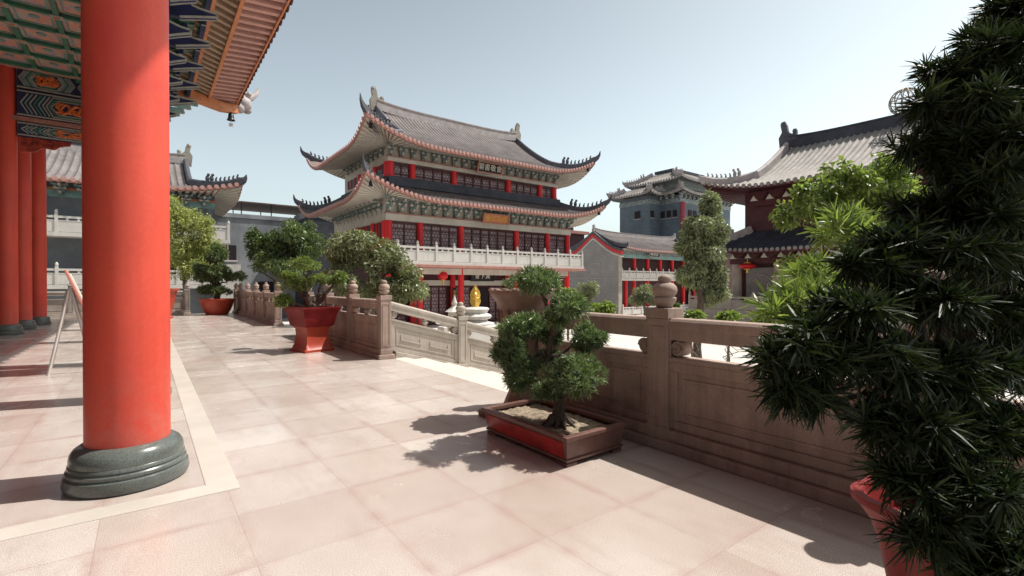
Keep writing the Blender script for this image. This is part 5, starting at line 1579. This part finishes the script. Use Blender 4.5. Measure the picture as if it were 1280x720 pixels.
mb.prism([(a * 1.15, b) for a, b in halo], (0, 0.10, 2.381), (1, 0, 0), (0, 0, 1), (0, 0.05, 0)); mb.build('flame_halo', M['gold'], st, bevel=0.012)
mb = MB(); mb.lathe([(0.15, 2.381), (0.16, 2.42), (0.12, 2.55), (0.11, 2.70), (0.125, 2.83), (0.12, 2.92), (0.05, 2.97), (0.035, 3.0), (0.06, 3.03), (0.066, 3.08), (0.05, 3.14), (0.025, 3.17), (0.022, 3.20), (0.002, 3.21)], 18, (0, -0.02, 0))
for s in (-1, 1): mb.tube([(s * 0.115, -0.02, 2.90), (s * 0.15, -0.07, 2.77), (s * 0.02, -0.15, 2.73)], [0.04, 0.038, 0.028], 8)
mb.build('figure', M['gold'], st, smooth=True)
pg_ = P(568, 396, 21)
pg = thing('stone_lantern', 'small white stone pagoda lantern left of the golden statue', 'stone lantern', (pg_.x, pg_.y, GZ))
mb = MB(); mb.lathe([(0.6, 0.0), (0.6, 0.3), (0.4, 0.4), (0.34, 1.4), (0.55, 1.55), (0.85, 1.62), (0.85, 1.66), (0.4, 1.78), (0.3, 1.8), (0.28, 2.1), (0.32, 2.12), (0.42, 2.14), (0.2, 2.3), (0.09, 2.4), (0.13, 2.5), (0.08, 2.65), (0.01, 2.85)], 8); mb.build('lantern_body', M['white_stone'], pg, smooth=True, angle=25)
# curved white stone ramp walls of the courtyard bridge behind the statue
for (x, d, lab) in ((612, 17.5, 'white stone bridge wall sloping down right of the golden statue'), (585, 16.0, 'white stone bridge wall just behind the stair balustrade')):
    c = P(x, 400, d)
    w = thing('bridge_wall', lab, 'wall', (c.x, c.y, GZ))
    mb = MB(); mb.prism([(-0.8, 0.0), (-0.8, 1.75), (0.2, 1.80), (0.8, 1.70), (1.4, 1.35), (2.2, 0.8), (3.0, 0.45), (3.0, 0.0)], (0, 0, 0), (1, 0, 0), (0, 0, 1), (0, 0.3, 0)); mb.build('wall_body', M['white_stone'], w, bevel=0.03)
    mb = MB(); mb.box(-0.95, -0.801, -0.06, 0.36, 0, 1.95); mb.box(2.0, 2.2, -0.06, -0.003, 0, 1.1); mb.build('post', M['white_stone'], w, bevel=0.03)

# easel sign seen from its edge, left of the near column
es = thing('easel_sign', 'salmon edged notice board on thin metal legs, seen from its edge by the near column', 'sign', (-1.02, 11.35, 0), R(94))
mb = MB()
for x in (-0.35, 0.35):
    mb.tube([(x, -0.28, 0.0), (x, 0.02, 1.45)], 0.022, 8); mb.tube([(x, 0.30, 0.0), (x, 0.04, 1.42)], 0.020, 8)
mb.tube([(-0.35, -0.12, 0.78), (0.35, -0.12, 0.78)], 0.016, 6); mb.tube([(-0.35, 0.17, 0.7), (0.35, 0.17, 0.7)], 0.014, 6)
mb.build('leg', M['white_metal'], es, smooth=True)
mb = MB(); mb.frame((-0.42, -0.20, 0.92), (0.84, 0, 0), (0, 0.30, 0.82), (0, -0.03, 0.012)); mb.build('board', M['board_red'], es, bevel=0.006)
mb = MB(); mb.frame((-0.38, -0.217, 0.985), (0.76, 0, 0), (0, 0.26, 0.70), (0, -0.018, 0.007)); mb.build('sheet', M['letter_white'], es)
